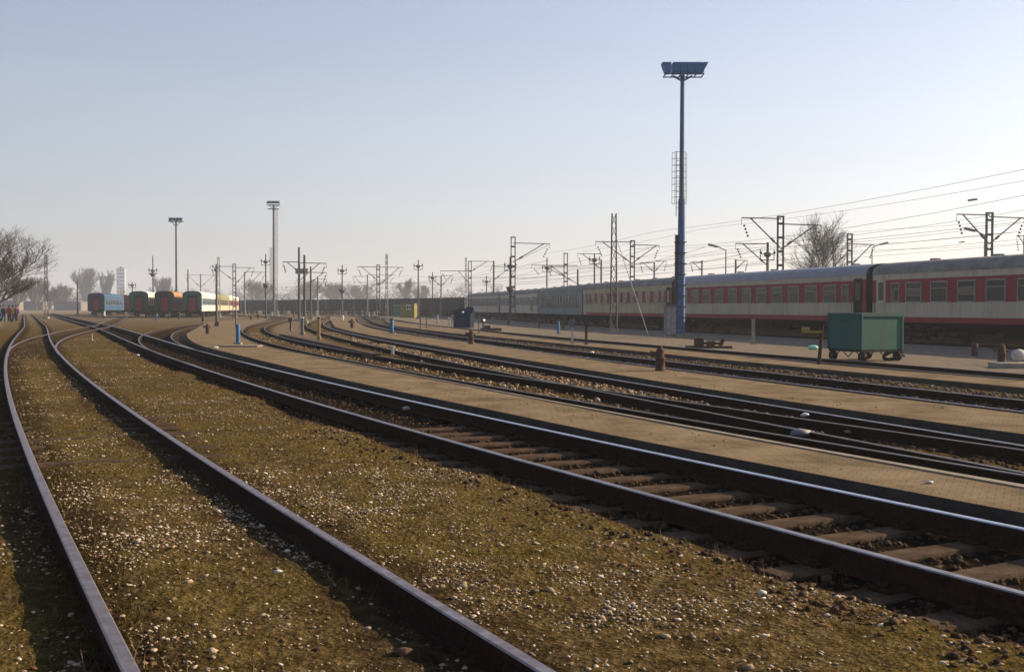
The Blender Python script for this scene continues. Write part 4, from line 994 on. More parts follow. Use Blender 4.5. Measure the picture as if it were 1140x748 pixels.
def flood_far(u, vt, Y, wpx, label, tall=False, mn='steel_dark'):
    x = X_at(u, Y); root = empty('floodlight_mast', (x, Y, 0), 0, label, 'floodlight mast', 'floodlight masts'); px = Y/F
    H = Z_at(u, vt+4, Y); a = MB()
    a.tube((0, 0, 0), (0, 0, H), .25 if tall else .18, .17 if tall else .12, 10)
    a.build('pole', M[mn], root)
    if tall:
        a = MB(); lattice(a, -.5, 0, 0, H*.62, .3, .3, 26, .02); a.build('ladder', M['steel_grey'], root)
        a = MB(); lattice(a, .5, 0, 0, H*.97, .25, .25, 40, .02); a.build('ladder', M['steel_grey'], root)
    a = MB(); w_ = wpx*px/2; a.box(-w_, w_, -.5, .5, H-.05, H+.06)
    if tall: 
        for sx in (-1, 0, 1): a.tube((sx*w_, -.5, H), (sx*w_, -.5, H+.5), .03, n=4)
        a.tube((-w_, -.5, H+.5), (w_, -.5, H+.5), .03, n=4); a.box(-w_*.9, w_*.9, -.5, .5, H-.7, H-.62)
    for sx in (-1, 1): a.tube((0, 0, H-.8), (sx*w_*.7, 0, H), .05, n=5)
    a.build('head_frame', M[mn], root)
    n = 6 if tall else 4
    for k in range(n):
        fx = -w_+(k+.5)*2*w_/n; h = MB(); h.obox((fx, -.15, H+.5 if tall else H+.36), (w_/n*.8, .25, .22), 0, 0, random.uniform(-.3, .3)); h.build('floodlight', M['mast_blue' if not tall else mn], root)
flood_far(305, 225, 190, 14, 'tallest grey floodlight mast with ladders, centre left', True, 'steel_grey')
flood_far(196.5, 243, 172, 15.5, 'slim floodlight mast with blue lamps above the orange coach', False, 'steel_dark')

# overhead wires parallel to the train line
def wire(off, z, y0, y1, label, sag=0.0, r=.010):
    a = MB(); t = Vector((-.2588, .966, 0)); n_ = Vector((.966, .2588, 0)); base = Vector((21.6, 45.6, 0))
    p = []; s0 = (y0-45.6)/.966; s1 = (y1-45.6)/.966; K = 24
    for k in range(K+1):
        s = s0+(s1-s0)*k/K; q = base+t*s+n_*off; ph = (s/52.0) % 1.0
        q.z = z-sag*4*ph*(1-ph)+.0; p.append(q)
    for q, w_ in zip(p[:-1], p[1:]): a.tube(q, w_, r, n=4, caps=False)
    return tag(a.build('overhead_wire', M['wire']), label, 'overhead wire', 'overhead wires above the train')
WL = 'thin overhead wire strung along the tracks behind the train'
for off, zs in ((3.2, (5.7, 7.1)), (7.6, (5.7, 7.2)), (12.2, (5.7, 7.2)), (17, (5.8, 7.3)), (24.5, (5.7, 7.2, 9.0))):
    for i, z in enumerate(zs): wire(off, z, 20, 190, WL, 0 if i == 0 else .7)
for off, z in ((5, 8.6), (10, 9.0)): wire(off, z, 20, 130, WL, .4)
def curved_wire(off, z, ya, yb, sag, label):
    L_ = TRAIN[(TRAIN[:, 1] > ya) & (TRAIN[:, 1] < yb)][::6]; nn_ = normals(L_); a = MB(); d_ = np.r_[0, np.cumsum(np.linalg.norm(np.diff(L_, axis=0), axis=1))]
    pts = [(L_[i][0]-nn_[i][0]*off, L_[i][1]-nn_[i][1]*off, z-sag*4*((d_[i]/50) % 1)*(1-(d_[i]/50) % 1)) for i in range(len(L_))]
    for p, q in zip(pts[:-1], pts[1:]): a.tube(p, q, .016, n=4, caps=False)
    tag(a.build('overhead_wire', M['wire']), label, 'overhead wire', 'overhead wires above the far yard')
for off in (-6, 4, 9, 15):
    for z, sg in ((6.0, 0), (7.4, .7)): curved_wire(off, z, 100, 270, sg, 'faint overhead wire curving with the train towards the far goods wagons')
# long insulators in two wires
for (off, z, yy) in ((5, 8.45, 50), (3.2, 7.05, 52.5), (24.5, 7.0, 80)):
    s = (yy-45.6)/.966; q = Vector((21.6, 45.6, 0))+Vector((-.2588, .966, 0))*s+Vector((.966, .2588, 0))*off; q.z = z; a = MB()
    for k in range(7): a.ball(tuple(q+Vector((-.2588, .966, 0))*(.1*k)), .05, 8)
    tag(a.build('wire_insulator', M['insulator']), 'dark strain insulator hanging in an overhead wire at upper right', 'insulator', 'strain insulators in the wires')

# ------------------------------------------------------------------ yard furniture
def base(u, v, z=PZ): return P(u, v, z)
def hydrant(u, v, hpx, label, z=PZ, flip=-1, matn='rust'):
    p = base(u, v, z); k = p.y/F; H = hpx*k; r = H*.2
    root = empty('valve_post', (p.x, p.y, z), 0, label, 'valve post', 'rusty valve posts')
    a = MB(); a.lathe([(r*1.15, 0), (r*1.15, H*.04), (r, H*.06), (r*.95, H*.45), (r*1.1, H*.47), (r*1.1, H*.52), (r*.9, H*.55), (r*.9, H*.82), (r*.6, H*.93), (r*.25, H)], (0, 0, 0), 18)
    a.build('body', M[matn], root)
    a = MB(); a.tube((0, 0, H*.7), (flip*r*2.0, -r*.3, H*.7), r*.45, r*.45, 10); a.tube((flip*r*1.6, -r*.25, H*.7), (flip*r*2.1, -r*.3, H*.7), r*.62, r*.62, 10); a.build('outlet', M['rust_dark'], root)
    a = MB(); a.tube((0, 0, H*.64), (-flip*r*1.5, 0, H*.64), r*.3, r*.3, 8); a.build('cap', M[matn], root)
hydrant(735, 412.5, 27, 'rusty valve post standing on the second paved strip, largest of its kind')
hydrant(524.5, 383, 16, 'rusty valve post with dark outlet on the paved strip right of the blue tank')
hydrant(231, 371.5, 11, 'red brown valve post on the paving left of the blue footed pole')
hydrant(242.5, 363.5, 6, 'small dark valve post at the foot of the slender lamp mast')
hydrant(392, 365, 10, 'dark red valve post at the far tip of the second paved strip')
hydrant(279.5, 357, 6, 'tiny red valve post right of the blue footed pole', .05)
hydrant(287.5, 355.5, 6, 'tiny dark red valve post left of the boxed lamp mast', .05)
hydrant(1115, 404.5, 22, 'dark brown post with round cap in front of the rightmost coach', .05, matn='rust_dark')
def post(u, v, hpx, wpx, label, matn, z=PZ, name='post', cap=None, square=True, cat='post', capm=None):
    p = base(u, v, z); k = p.y/F; H = hpx*k; r = wpx*k/2
    root = empty(name, (p.x, p.y, z), 0, label, cat)
    a = MB()
    if square: a.box(-r, r, -r, r, -.1, H)
    else: a.lathe([(r, -.1), (r, H*.96), (r*.8, H)], (0, 0, 0), 14)
    a.build('shaft', M[matn], root)
    a = MB(); a.obox((0, 0, .02), (r*1.7, r*1.7, .04)); a.build('footing', M['concrete'], root)
    if cap == 'box': a = MB(); a.obox((0, 0, H), (r*2.6, r*2.0, hpx*k*.2), 0); a.build('head', M[capm or matn], root)
    if cap == 'cap': a = MB(); a.obox((0, 0, H+.02), (r*1.25, r*1.25, .03), 0); a.build('head', M[capm or matn], root)
    return root, H, k
post(265, 383, 22, 4.6, 'bright blue cylinder post with thin tall pole, on a slab at left', 'paint_blue', name='pole_foot', square=False)
p = base(265, 383); a = MB(); zt = Z_at(264, 311, p.y); a.tube((p.x-.08, p.y+.02, .8), (p.x-.08, p.y+.02, zt), .035, .02, 6)
o = a.build('thin_pole', M['steel_grey']); tag(o, 'thin grey pole rising from the bright blue post at left', 'pole')
a = MB(); q0 = base(246, 385.5); q1 = base(288, 386); a.box(q0.x, q1.x, q0.y-.6, q0.y+.35, .02, .2); tag(a.build('concrete_slab', M['concrete_edge']), 'long low concrete slab in front of the blue footed pole', 'slab')
post(436, 371, 16, 4.6, 'blue post with pale right side on the second paved strip, below the yellow hut', 'paint_blue', name='marker_post', square=False, cap='cap', capm='steel_pale')
post(621.5, 371.5, 14, 3, 'short bright blue post on a slab in front of the slate coach', 'paint_blue', .02, 'marker_post', square=False)
post(336.5, 371, 17, 3, 'grey blue post with pale flat top at the head of the second paved strip', 'steel_grey', name='marker_post', cap='cap', capm='white_paint')
post(323.5, 367, 11, 1.6, 'rusty thin post with small arms on the paving between two curving tracks', 'rust', name='marker_post', cap='box')
post(355, 376.5, 22, 2.6, 'tan post with a red foot at the point of the paved strip', 'sign_yellow', name='marker_post', cap='cap', capm='rust')
post(437, 396, 9.5, 3, 'small pinkish white stone post in the gravel between two tracks', 'white_dirty', .0, 'marker_stone', cap='cap')
post(637, 382, 22, 2.2, 'pale post carrying a grey instrument box, left of a rusty post', 'white_dirty', .15, 'instrument_post', cap='box', capm='steel_grey')
post(652.5, 383.5, 30, 2.6, 'tall rusty post right of the grey instrument box', 'rust', .15, 'rusty_post')
post(838.5, 383, 27, 3.2, 'pale concrete post with widened foot in front of the bluish roofed coach', 'concrete', .02, 'concrete_post', cap='cap')
post(1085, 398.5, 16, 7, 'short brown stump post left of the capped post at right', 'rust_dark', .0, 'stump_post', square=False)
post(533, 372, 23, 1.2, 'thin grey stake right of the blue tank', 'steel_grey', .1, 'stake')
post(566, 362, 11, 1.6, 'thin rusty stake in front of the grey coach with yellow door', 'rust', .02, 'stake')
post(600, 366, 13, 1.6, 'thin red brown stake left of the short bright blue post', 'rust', .02, 'stake')
post(627.5, 367, 15, 2.2, 'rusty stake just right of the short bright blue post', 'rust', .02, 'stake')
post(68, 399, 0.1+7, 1.6, 'small pinkish stake beside the crossing rails at left', 'concrete', .02, 'stake') if False else None
post(102, 379.5, 7.5, 1.5, 'small pinkish stake between the branching rails at left', 'concrete', .03, 'stake')
post(116, 352, 9, 1.6, 'white and green stake in front of the dark blue coach', 'white_paint', .02, 'stake')
post(174, 357, 7, 1.4, 'blue stake in front of the orange coach', 'paint_blue', .02, 'stake')
post(188, 356, 9, 1.2, 'dark stake left of the slim floodlight mast', 'rust', .02, 'stake')
post(199.5, 356, 9, 1.6, 'pale stake at the foot of the slim floodlight mast', 'rust', .02, 'stake')
post(226, 358.5, 12, 2.2, 'brown post in front of the white coach end', 'rust', .02, 'stake')
post(500, 362, 9, 2, 'pale pillar left of the blue tank', 'white_dirty', .02, 'stake')
post(487, 360, 10, 2, 'cream stone pillar between the yellow hut and the blue tank', 'white_dirty', .02, 'marker_stone')
post(468, 367, 13, 1.2, 'thin grey stake right of the yellow hut, left of a similar one', 'steel_grey', .05, 'stake')
post(475, 367, 13, 1.2, 'thin grey stake, second to the right of the yellow hut', 'steel_grey', .05, 'stake')
post(381.5, 357, 6, 2.4, 'small white post at the far end of the second paved strip', 'white_paint', .05, 'marker_stone')
# distant stakes along the far siding
for i in range(16):
    u = 300+i*8.3+random.uniform(-2, 2); 
    if abs(u-333) < 4: continue
    post(u, 353.6, random.uniform(5, 9), 1.1, 'faint thin stake in the row before the goods wagons', random.choice(['rust', 'white_dirty', 'steel_grey']), .0, 'stake')['group'] if False else None
def stakes_row():
    n = 0
    for i in range(15):
        u = 302+i*8.3+random.uniform(-2, 2); r_, H, k = post(u, 352.6+random.uniform(0, 1), random.uniform(5, 9), 1.1, 'faint thin stake in the row before the goods wagons', random.choice(['rust', 'white_dirty', 'steel_grey']), .0, 'stake')
        r_['group'] = 'faint stakes before the goods wagons'
stakes_row()
# cabinet by the big mast
def cabinet():
    p = base(746, 376.5, 0); k = p.y/F; root = empty('equipment_cabinet', (p.x, p.y, 0), R(6), 'grey steel equipment cabinet left of the tall blue floodlight mast', 'cabinet')
    H = 36*k; w_ = 12*k/2; a = MB(); a.box(-w_, w_, -w_*.8, w_*.8, .12, H); a.box(-w_-.05, w_+.05, -w_*.8-.05, w_*.8+.05, H, H+.06); a.build('body', M['steel_grey'], root)
    a = MB(); a.box(-w_+.04, -.01, -w_*.8-.02, -w_*.8, .2, H-.08); a.build('door', M['steel_pale'], root); a = MB(); a.box(.01, w_-.04, -w_*.8-.02, -w_*.8, .2, H-.08); a.build('door', M['steel_pale'], root)
    a = MB(); a.box(-w_-.03, w_+.03, -w_*.8-.03, w_*.8+.03, -.05, .12); a.build('plinth', M['concrete'], root)
cabinet()
# signpost with yellow arm
def signpost():
    p = base(911.5, 405.5, PZ); k = p.y/F; root = empty('wooden_signpost', (p.x, p.y, PZ), 0, 'leaning wooden post with a yellowish horizontal arm, left of the teal trailer', 'signpost')
    a = MB(); a.tube((0, 0, -.1), (4*k, .05, 44*k), .055, .05, 8); a.build('post', M['wood_sleeper'], root)
    a = MB(); a.obox((-8*k, 0, 36*k), (11*k, .03, 1.0*k)); a.obox((-15*k, -.01, 39.5*k), (4.2*k, .03, 1.8*k)); a.build('arm', M['sign_yellow'], root)
signpost()
# teal trailer
def trailer():
    p = P(963, 401, .02); root = empty('box_trailer', (p.x, p.y, .02), R(-62), 'teal metal box trailer on small wheels in front of the train', 'trailer')
    k = p.y/F; L = 1.4/2; W_ = 1.75/2; z0, z1 = 13*k, 51*k
    a = MB(); a.box(-L, L, -W_, W_, z0, z1); body = a.build('box', M['paint_teal'], root)
    a = MB()
    for (xa, xb, ya, yb) in ((-L-.03, L+.03, -W_-.03, -W_), (-L-.03, L+.03, W_, W_+.03), (-L-.03, -L, -W_, W_), (L, L+.03, -W_, W_)): a.box(xa, xb, ya, yb, z1-.06, z1+.03)
    a.box(-L-.02, L+.02, -W_-.02, W_+.02, z1+.03, z1+.045)
    a.build('lid', M['paint_teal'], root)
    for sx in (-1, 1):
        for sy in (-1, 1): a = MB(); a.box(sx*L-.03 if sx < 0 else L, -L if sx < 0 else L+.03, sy*W_-.03 if sy > 0 else -W_-.03, W_+.03 if sy > 0 else -W_+.03, z0, z1-.06); a.build('corner_rib', M['paint_teal'], body)
    a = MB(); a.box(-L*.2, -L*.2+.22, -W_-.012, -W_, z1-.32, z1-.08); 
    a3 = MB(); a3.tube((-.2, -W_-.05, z1-.2), (.2, -W_-.05, z1-.2), .015, n=6); a3.build('handle', M['rust'], body)
    a2 = MB(); a2.box(-L-.012, -L, -W_*.35, W_*.0, z1-.3, z1-.1); a2.build('plate', M['steel_pale'], body)
    a = MB(); a.box(-L, L, -W_+.05, -W_+.12, z0-.08, z0); a.box(-L, L, W_-.12, W_-.05, z0-.08, z0); a.box(-L, -L+.07, -W_, W_, z0-.08, z0-.001); a.box(L-.07, L, -W_, W_, z0-.08, z0-.001)
    for sy in (-1, 1):
        for c_ in (-.55, 0, .55):
            a.tube((c_-.2, sy*(W_-.1), z0-.05), (c_+.05, sy*(W_-.1), .12), .016, n=5); a.tube((c_+.25, sy*(W_-.1), z0-.05), (c_+.05, sy*(W_-.1), .12), .016, n=5)
    a.tube((.2, W_, z0-.04), (.45, W_+.4, .12), .03); a.build('frame', M['dark'], root)
    for sx in (-.62, .62):
        for sy in (-1, 1):
            a = MB(); yy = sy*(W_-.12); a.tube((sx, yy-.05, .15), (sx, yy+.05, .15), .15, .15, 16); wl_ = a.build('wheel', M['rubber'], root)
            a = MB(); a.tube((sx, yy-.055, .15), (sx, yy+.055, .15), .07, .07, 10); a.build('hub', M['rust'], wl_)
    # loose tyre on the drawbar side
    a = MB(); t = []
    for i in range(18):
        an = 2*math.pi*i/18; an2 = 2*math.pi*(i+1)/18
        a.tube((.55+.12*math.cos(an), .62+.26*math.cos(an), .17+.12*math.sin(an)+.06*math.cos(an)), (.55+.12*math.cos(an2), .62+.26*math.cos(an2), .17+.12*math.sin(an2)+.06*math.cos(an2)), .06, n=6, caps=False)
    a.build('tyre', M['rubber'], root)
trailer()
# blue tank
def tank():
    p = P(516, 365, .05); k = p.y/F; root = empty('blue_tank', (p.x, p.y, .05), 0, 'dark blue metal tank with a raised block on its right, before the hazy grey coach', 'tank')
    w_ = 11.5*k; H = 18*k; a = MB(); c_ = .35*w_
    oc = [(-w_+c_, -w_*.6), (w_-c_, -w_*.6), (w_, -w_*.6+c_), (w_, w_*.6), (-w_, w_*.6), (-w_, -w_*.6+c_)]
    n_ = len(oc); a.add([(x_, y_+w_*.6, z_) for z_ in (0, H) for x_, y_ in oc], [(i, (i+1) % n_, n_+(i+1) % n_, n_+i) for i in range(n_)]+[tuple(range(n_, 2*n_)), tuple(range(n_))[::-1]])
    a.build('body', M['paint_navy'], root)
    a = MB(); a.box(-w_-.05, w_+.05, -.08, w_*1.25, H, H+.08); a.obox((-.1, w_*.5, H+.14), (w_*.5, w_*.3, .1)); a.build('lid', M['paint_navy'], root)
    a = MB(); a.obox((w_*.6, w_*.4, H*1.14), (w_*.36, w_*.4, H*.15)); a.build('raised_block', M['paint_navy'], root)
    a = MB(); a.tube((-w_*1.15, 0, 0), (-w_*1.15, 0, H*.75), .04); a.tube((-w_*1.15, 0, H*.75), (-w_*.8, w_*.3, H*.75), .04); a.build('pipe', M['white_dirty'], root)
    a = MB(); a.ball((-w_*.05, -w_*.35, H*.97), .09, 8); a.build('valve', M['white_paint'], root)
tank()
# yellow hut and green box
def hut():
    p = P(455, 354, 0.0); k = p.y/F; root = empty('signal_hut', (p.x, p.y, 0), R(-8), 'small yellow hut with a pale framed window in front of the goods wagons', 'hut')
    w_ = 8.0*k; H = 16*k; a = MB(); a.box(-w_, w_, -w_*.9, w_*.9, 0, H); a.build('wall', M['paint_yellow'], root)
    a = MB(); a.box(-w_-.12, w_+.12, -w_*.9-.12, w_*.9+.12, H, H+.1); a.build('roof', M['steel_dark'], root)
    a = MB(); a.box(-.1, .62, -w_*.9-.03, -w_*.9, H*.58, H*.9); wf = a.build('window', M['white_paint'], root)
    a = MB(); a.box(-.04, .22, -w_*.9-.04, -w_*.9-.031, H*.62, H*.86); a.box(.3, .56, -w_*.9-.04, -w_*.9-.031, H*.62, H*.86); a.build('pane', M['window_dark'], wf)
hut()
def greenbox():
    p = P(442, 352.5, 0.0); k = p.y/F; root = empty('green_locker', (p.x, p.y, 0), 0, 'green metal locker with pale top attached left of the yellow hut', 'locker'); H = 12.5*k; w_ = 3.6*k
    a = MB(); a.box(-w_, w_, -w_, w_, 0, H); a.build('body', M['paint_green'], root); a = MB(); a.box(-w_-.04, w_+.04, -w_-.04, w_+.04, H, H+.07); a.build('lid', M['white_dirty'], root)
    a = MB(); a.box(-w_*.8, w_*.8, -w_-.02, -w_, .1, H-.1); a.build('door', M['paint_green'], root)
greenbox()
# dwarf signal
def dwarf(u, v, label, lit=True, s=1):
    p = P(u, v, .05); k = p.y/F; root = empty('dwarf_signal', (p.x, p.y, .05), 0, label, 'switch signal', 'switch machines with signal'); s = 1
    a = MB(); a.obox((.35, 0, .08), (.75, .22, .1)); a.obox((.1, 0, .25), (.22, .18, .12)); a.build('switch_box', M['rust'], root)
    a = MB(); a.tube((-.2, 0, 0), (-.2, 0, .6), .05); a.obox((-.2, 0, .7), (.14, .12, .14), .3); a.build('lantern', M['rust_dark'], root)
    a = MB(); a.tube((-.14, -.13, .72), (-.12, -.16, .74), .1, .1, 10); a.build('lens', M['white_paint'], root)
dwarf(541, 368, 'low rusty switch machine with a white lens, right of the blue tank')
def lever():
    p = P(789, 387.5, .02); root = empty('switch_machine', (p.x, p.y, .02), R(-10), 'low red brown switch machine on boards, right of the tall floodlight mast', 'switch machine')
    a = MB(); a.box(-.95, .95, -.25, .3, 0, .09); a.build('boards', M['wood_sleeper'], root)
    a = MB(); a.box(-.6, -.2, -.15, .2, .09, .42); a.box(-.1, .25, -.15, .2, .09, .3); a.tube((.45, 0, .09), (.6, 0, .38), .08); a.tube((-.2, 0, .2), (.6, 0, .2), .05); a.build('housing', M['rust'], root)
lever()
a = MB(); q = P(1125, 409, .02); a.box(q.x-.5, q.x+3.0, q.y-.5, q.y+.3, .0, .16); tag(a.build('concrete_slab', M['concrete']), 'low concrete slab under the brown capped post at the right edge', 'slab')
def jug():
    p = P(1133, 402.5, .17); k = p.y/F; root = empty('plastic_canister', (p.x, p.y, .16), R(20), 'white plastic canister lying at the right edge beside the capped post', 'canister')
    a = MB(); a.lathe([(.12, 0), (.165, .04), (.165, .22), (.13, .28), (.05, .3)], (0, 0, 0), 14); o = a.build('body', M['white_dirty'], root); o.rotation_euler = (0, R(78), 0); o.location = (-.12, 0, .165)
    a = MB(); a.tube((.17, 0, .17), (.22, 0, .18), .045); a.build('cap', M['paint_blue'], root)
jug()
a = MB(); q = base(905, 389, .02); a.ball((q.x, q.y, .1), .16, 10, sx=1.4, sy=.8, sz=.6)
tag(a.build('plastic_bag', M['litter_mint']), 'crumpled mint coloured bag on the ground left of the leaning wooden post', 'plastic bag')
# stones / litter singled out
def rock(u, v, r, label, mn, z=.0, cat='stone'):
    p = P(u, v, z); vv, ff = ico(); vv = vv*(1+RNG.uniform(-.22, .22, (12, 1)))*np.array([1.3, 1, .6])*r+np.array([p.x, p.y, z+r*.3])
    o = np_mesh('stone', vv, ff, M[mn]); tag(o, label, cat, 'loose stones and scraps')
rock(896, 463, .055, 'pale stone lump lying against the rail of the two crossing tracks', 'white_dirty', .1)
rock(891, 485, .1, 'flat grey scrap between the crossing rails, largest of the scraps', 'steel_grey', .1, 'scrap')
rock(945, 482, .05, 'small tan stone between the crossing rails, right of the grey scrap', 'sign_yellow', .05)
rock(454, 456, .07, 'white round stone in the dark ballast of the shiny track', 'white_dirty', .0)
rock(238, 388.5, .13, 'white lump at the near edge of the paving below the blue footed pole', 'white_dirty', .1)
rock(848, 661, .026, 'white scrap of paper in the moss at lower right', 'white_dirty', .03, 'scrap')
rock(659, 393, .08, 'small white scrap in the ballast right of the rusty post', 'white_paint', .03, 'scrap')
rock(1034, 538, .03, 'tiny white scrap on the first paved strip at right', 'white_dirty', .15, 'scrap')
rock(153, 396, .07, 'pale pair of stones left of the branching rails', 'white_dirty', .03)
rock(320, 614, .02, 'round white pebble in the shadow of the right hand rail', 'white_dirty', .03)
rock(310, 638, .026, 'broad yellowish stone just left of the right hand rail', 'white_dirty', .03)
rock(450, 728, .04, 'red brown brick fragment beside the right hand rail at the bottom', 'rust', .02)
# ------------------------------------------------------------------ people
def person(u, v, hpx, top, legs, label, face=0.0, lean=0.0):
    p = P(u, v, .02); Y = 115.0; x = X_at(u, Y); k = 1.72
    root = empty('person', (x, Y, .02), face, label, 'person', 'people walking at the left edge')
    vs = [(0, 0, .95), (0, 0, 1.2), (0, 0, 1.45), (0, 0, 1.56), (0, -.01, 1.68), (.09, 0, .92), (.11, -.1, .5), (.11, .02, .06), (.11, -.13, .03), (-.09, 0, .92), (-.11, .06, .5), (-.11, .2, .08), (-.11, .08, .03),
          (.19, 0, 1.42), (.24, .04, 1.15), (.25, -.08, .9), (-.19, 0, 1.42), (-.24, .02, 1.15), (-.25, -.1, .92)]
    ed = [(0, 1), (1, 2), (2, 3), (3, 4), (0, 5), (5, 6), (6, 7), (7, 8), (0, 9), (9, 10), (10, 11), (11, 12), (2, 13), (13, 14), (14, 15), (2, 16), (16, 17), (17, 18)]
    rad = [.14, .13, .14, .06, .105, .1, .075, .05, .045, .1, .075, .05, .045, .075, .055, .04, .075, .055, .04]
    me = bpy.data.meshes.new('body'); me.from_pydata(vs, ed, []); o = bpy.data.objects.new('body', me); COL.objects.link(o); o.parent = root
    sk = o.modifiers.new('skin', 'SKIN'); 
    for i, r_ in enumerate(rad): me.skin_vertices[0].data[i].radius = (r_, r_*.8)
    me.skin_vertices[0].data[0].use_root = True
    sb = o.modifiers.new('sub', 'SUBSURF'); sb.levels = 1; sb.render_levels = 1; me.materials.append(M['skin'])
    def shell(nm, z0, z1, r0_, r1_, mn, x0=0, y0=0):
        a = MB(); a.lathe([(r0_, z0), (r0_*1.02, z0+(z1-z0)*.3), (r1_, z1)], (x0, y0, 0), 12); q = a.build(nm, M[mn], root); return q
    a = MB(); a.lathe([(.19, .82), (.2, .9), (.19, 1.15), (.225, 1.38), (.14, 1.49), (.08, 1.52)], (0, 0, 0), 14)
    for sx in (-1, 1): a.tube((sx*.2, 0, 1.43), (sx*.25, .03, 1.15), .085, .075, 8); a.tube((sx*.25, .03, 1.15), (sx*.26, -.08, .93), .07, .055, 8)
    a.build('jacket', M[top], root)
    a = MB()
    for (h_, kn, f_) in ((vs[5], vs[6], vs[7]), (vs[9], vs[10], vs[11])): a.tube(h_, kn, .12, .09, 8); a.tube(kn, f_, .09, .07, 8)
    a.build('trousers', M[legs], root)
    a = MB(); a.ball((0, .015, 1.70), .118, 10, sz=1.1); a.build('hair', M['hair'], root)
person(4, 352, 17, 'cloth_navy', 'cloth_jeans', 'person in dark blue jacket between the pale top and the red jacket', 1.2)
person(10.5, 352, 17, 'cloth_red', 'cloth_black', 'person in red jacket walking in the group at the left edge', .3)
person(0, 353, 17, 'cloth_white', 'cloth_jeans', 'person in pale top cut by the left edge of the picture', -.6)
person(14.5, 351, 16, 'cloth_yellow', 'cloth_purple', 'person in yellow jacket right of the one in red', 2.4)
person(18, 351, 16, 'cloth_purple', 'cloth_black', 'person in purple jacket, rightmost of the group at the left edge', .0)

# ------------------------------------------------------------------ trees
def bare_tree(mb, base_, H, spread=.55, levels=5, seed=1, r0_=None, splits=3, n=4, uplift=.25, minr=.008, firstsplit=.25):
    rnd = random.Random(seed)
    def grow(p, d, L, r, lv):
        seg = 3 if lv > 1 else 2; q = p
        for s in range(seg):
            d = (d+Vector((rnd.uniform(-1, 1), rnd.uniform(-1, 1), rnd.uniform(-.6, 1)*uplift*2))*.13).normalized()
            q2 = q+d*(L/seg); mb.tube(q, q2, r*(1-.3*s/seg), r*(1-.3*(s+1)/seg), n if lv > 1 else 3, caps=False, smooth=lv > 2)
            if lv > 0 and s < seg-1 or lv > 0 and rnd.random() < .5:
                dd = Vector((rnd.uniform(-1, 1), rnd.uniform(-1, 1), rnd.uniform(-.2, .8))).normalized()
                grow(q2, (d*.7+dd*spread*1.3).normalized(), L*rnd.uniform(.5, .72), max(minr, r*.5), lv-1)
            q = q2
        if lv > 0:
            for _ in range(splits):
                dd = Vector((rnd.uniform(-1, 1), rnd.uniform(-1, 1), rnd.uniform(-.15, .7))).normalized()
                grow(q, (d+dd*spread).normalized(), L*rnd.uniform(.62, .82), max(minr, r*.62), lv-1)
    r0_ = r0_ or H*.03; base_ = Vector(base_)
    trunk_top = base_+Vector((rnd.uniform(-.1, .1), 0, H*firstsplit))
    return grow, base_, trunk_top, r0_
def tree(x, y, H, label, seed, levels=5, spread=.6, splits=3, matn='bark', width=1.0, grp='bare trees', z=-.05, minr=.012, fs=.22, name='bare_tree', uplift=.25):
    root = empty(name, (x, y, z), 0, label, 'tree', grp)
    mb = MB(); grow, b, tt, r = bare_tree(mb, (0, 0, 0), H, spread, levels, seed, None, splits, 5, uplift, minr, fs)
    t = MB(); t.lathe([(r*1.5, 0), (r*1.1, H*.05), (r, H*fs*.6), (r*.85, H*fs)], (0, 0, 0), 10); t.build('trunk', M[matn], root)
    rnd = random.Random(seed+5)
    for k in range(splits+1):
        an = k*6.28/(splits+1)+rnd.uniform(-.4, .4); d = Vector((math.cos(an)*spread, math.sin(an)*spread, .75)).normalized()
        grow(Vector((0, 0, H*fs*.95)), d, H*.27, r*.65, levels-1)
    grow(Vector((0, 0, H*fs*.95)), Vector((0, 0, 1)), H*.27, r*.75, levels-1)
    cr = mb.build('crown', M[matn], root); zm = max(v[2] for v in mb.v); k_ = H/zm
    cr.scale = (k_*width, k_*width, k_)
    cr.location = (0, 0, H*fs*.95*(1-k_))
    return root
def leader_tree(x, y, H, wid, label, seed, matn, lv=4, minr=.007, u_=.42, r_=.075, nb=34):
    root = empty('bare_tree', (x, y, -.05), 0, label, 'tree', 'bare trees'); rnd = random.Random(seed)
    t = MB(); t.lathe([(.3, 0), (.2, H*.08), (.17, H*.3), (.12, H*.5)], (0, 0, 0), 10); t.build('trunk', M[matn], root)
    mb = MB(); grow, *_ = bare_tree(mb, (0, 0, 0), H, u_, 4, seed, None, 2, 4, .45, minr, .2)
    mb.tube((0, 0, H*.5), (.1, 0, H*.8), .12, .05, 6); mb.tube((.1, 0, H*.8), (.05, 0, H*.97), .05, .01, 5)
    for k in range(nb):
        f = .22+.7*k/nb; an = k*2.4+rnd.uniform(-.4, .4); env = wid*(max(.05, 1-((f-.5)/.55)**2))**.5*rnd.uniform(.75, 1.1)
        d = Vector((math.cos(an), math.sin(an), .95+f*.7)).normalized()
        grow(Vector((0, 0, H*f)), d, env*.52, r_*(1.1-f)+.015, lv if f < .8 else lv-1)
    cr = mb.build('crown', M[matn], root); kx = wid/max(max(abs(v[0]), abs(v[1])) for v in mb.v); kz = H/max(v[2] for v in mb.v)
    cr.scale = (kx, kx, kz); root.children[0].scale = (1, 1, kz)
leader_tree(X_at(915, 118), 118, 12.6, 4.5, 'fine branched bare tree rising behind the bluish coach roof', 9, 'bark_pale')
leader_tree(X_at(-14, 105), 105, 9.8, 6.8, 'big spreading bare tree at the left edge above the people', 4, 'bark', 5, .007, .5, .2, 15)
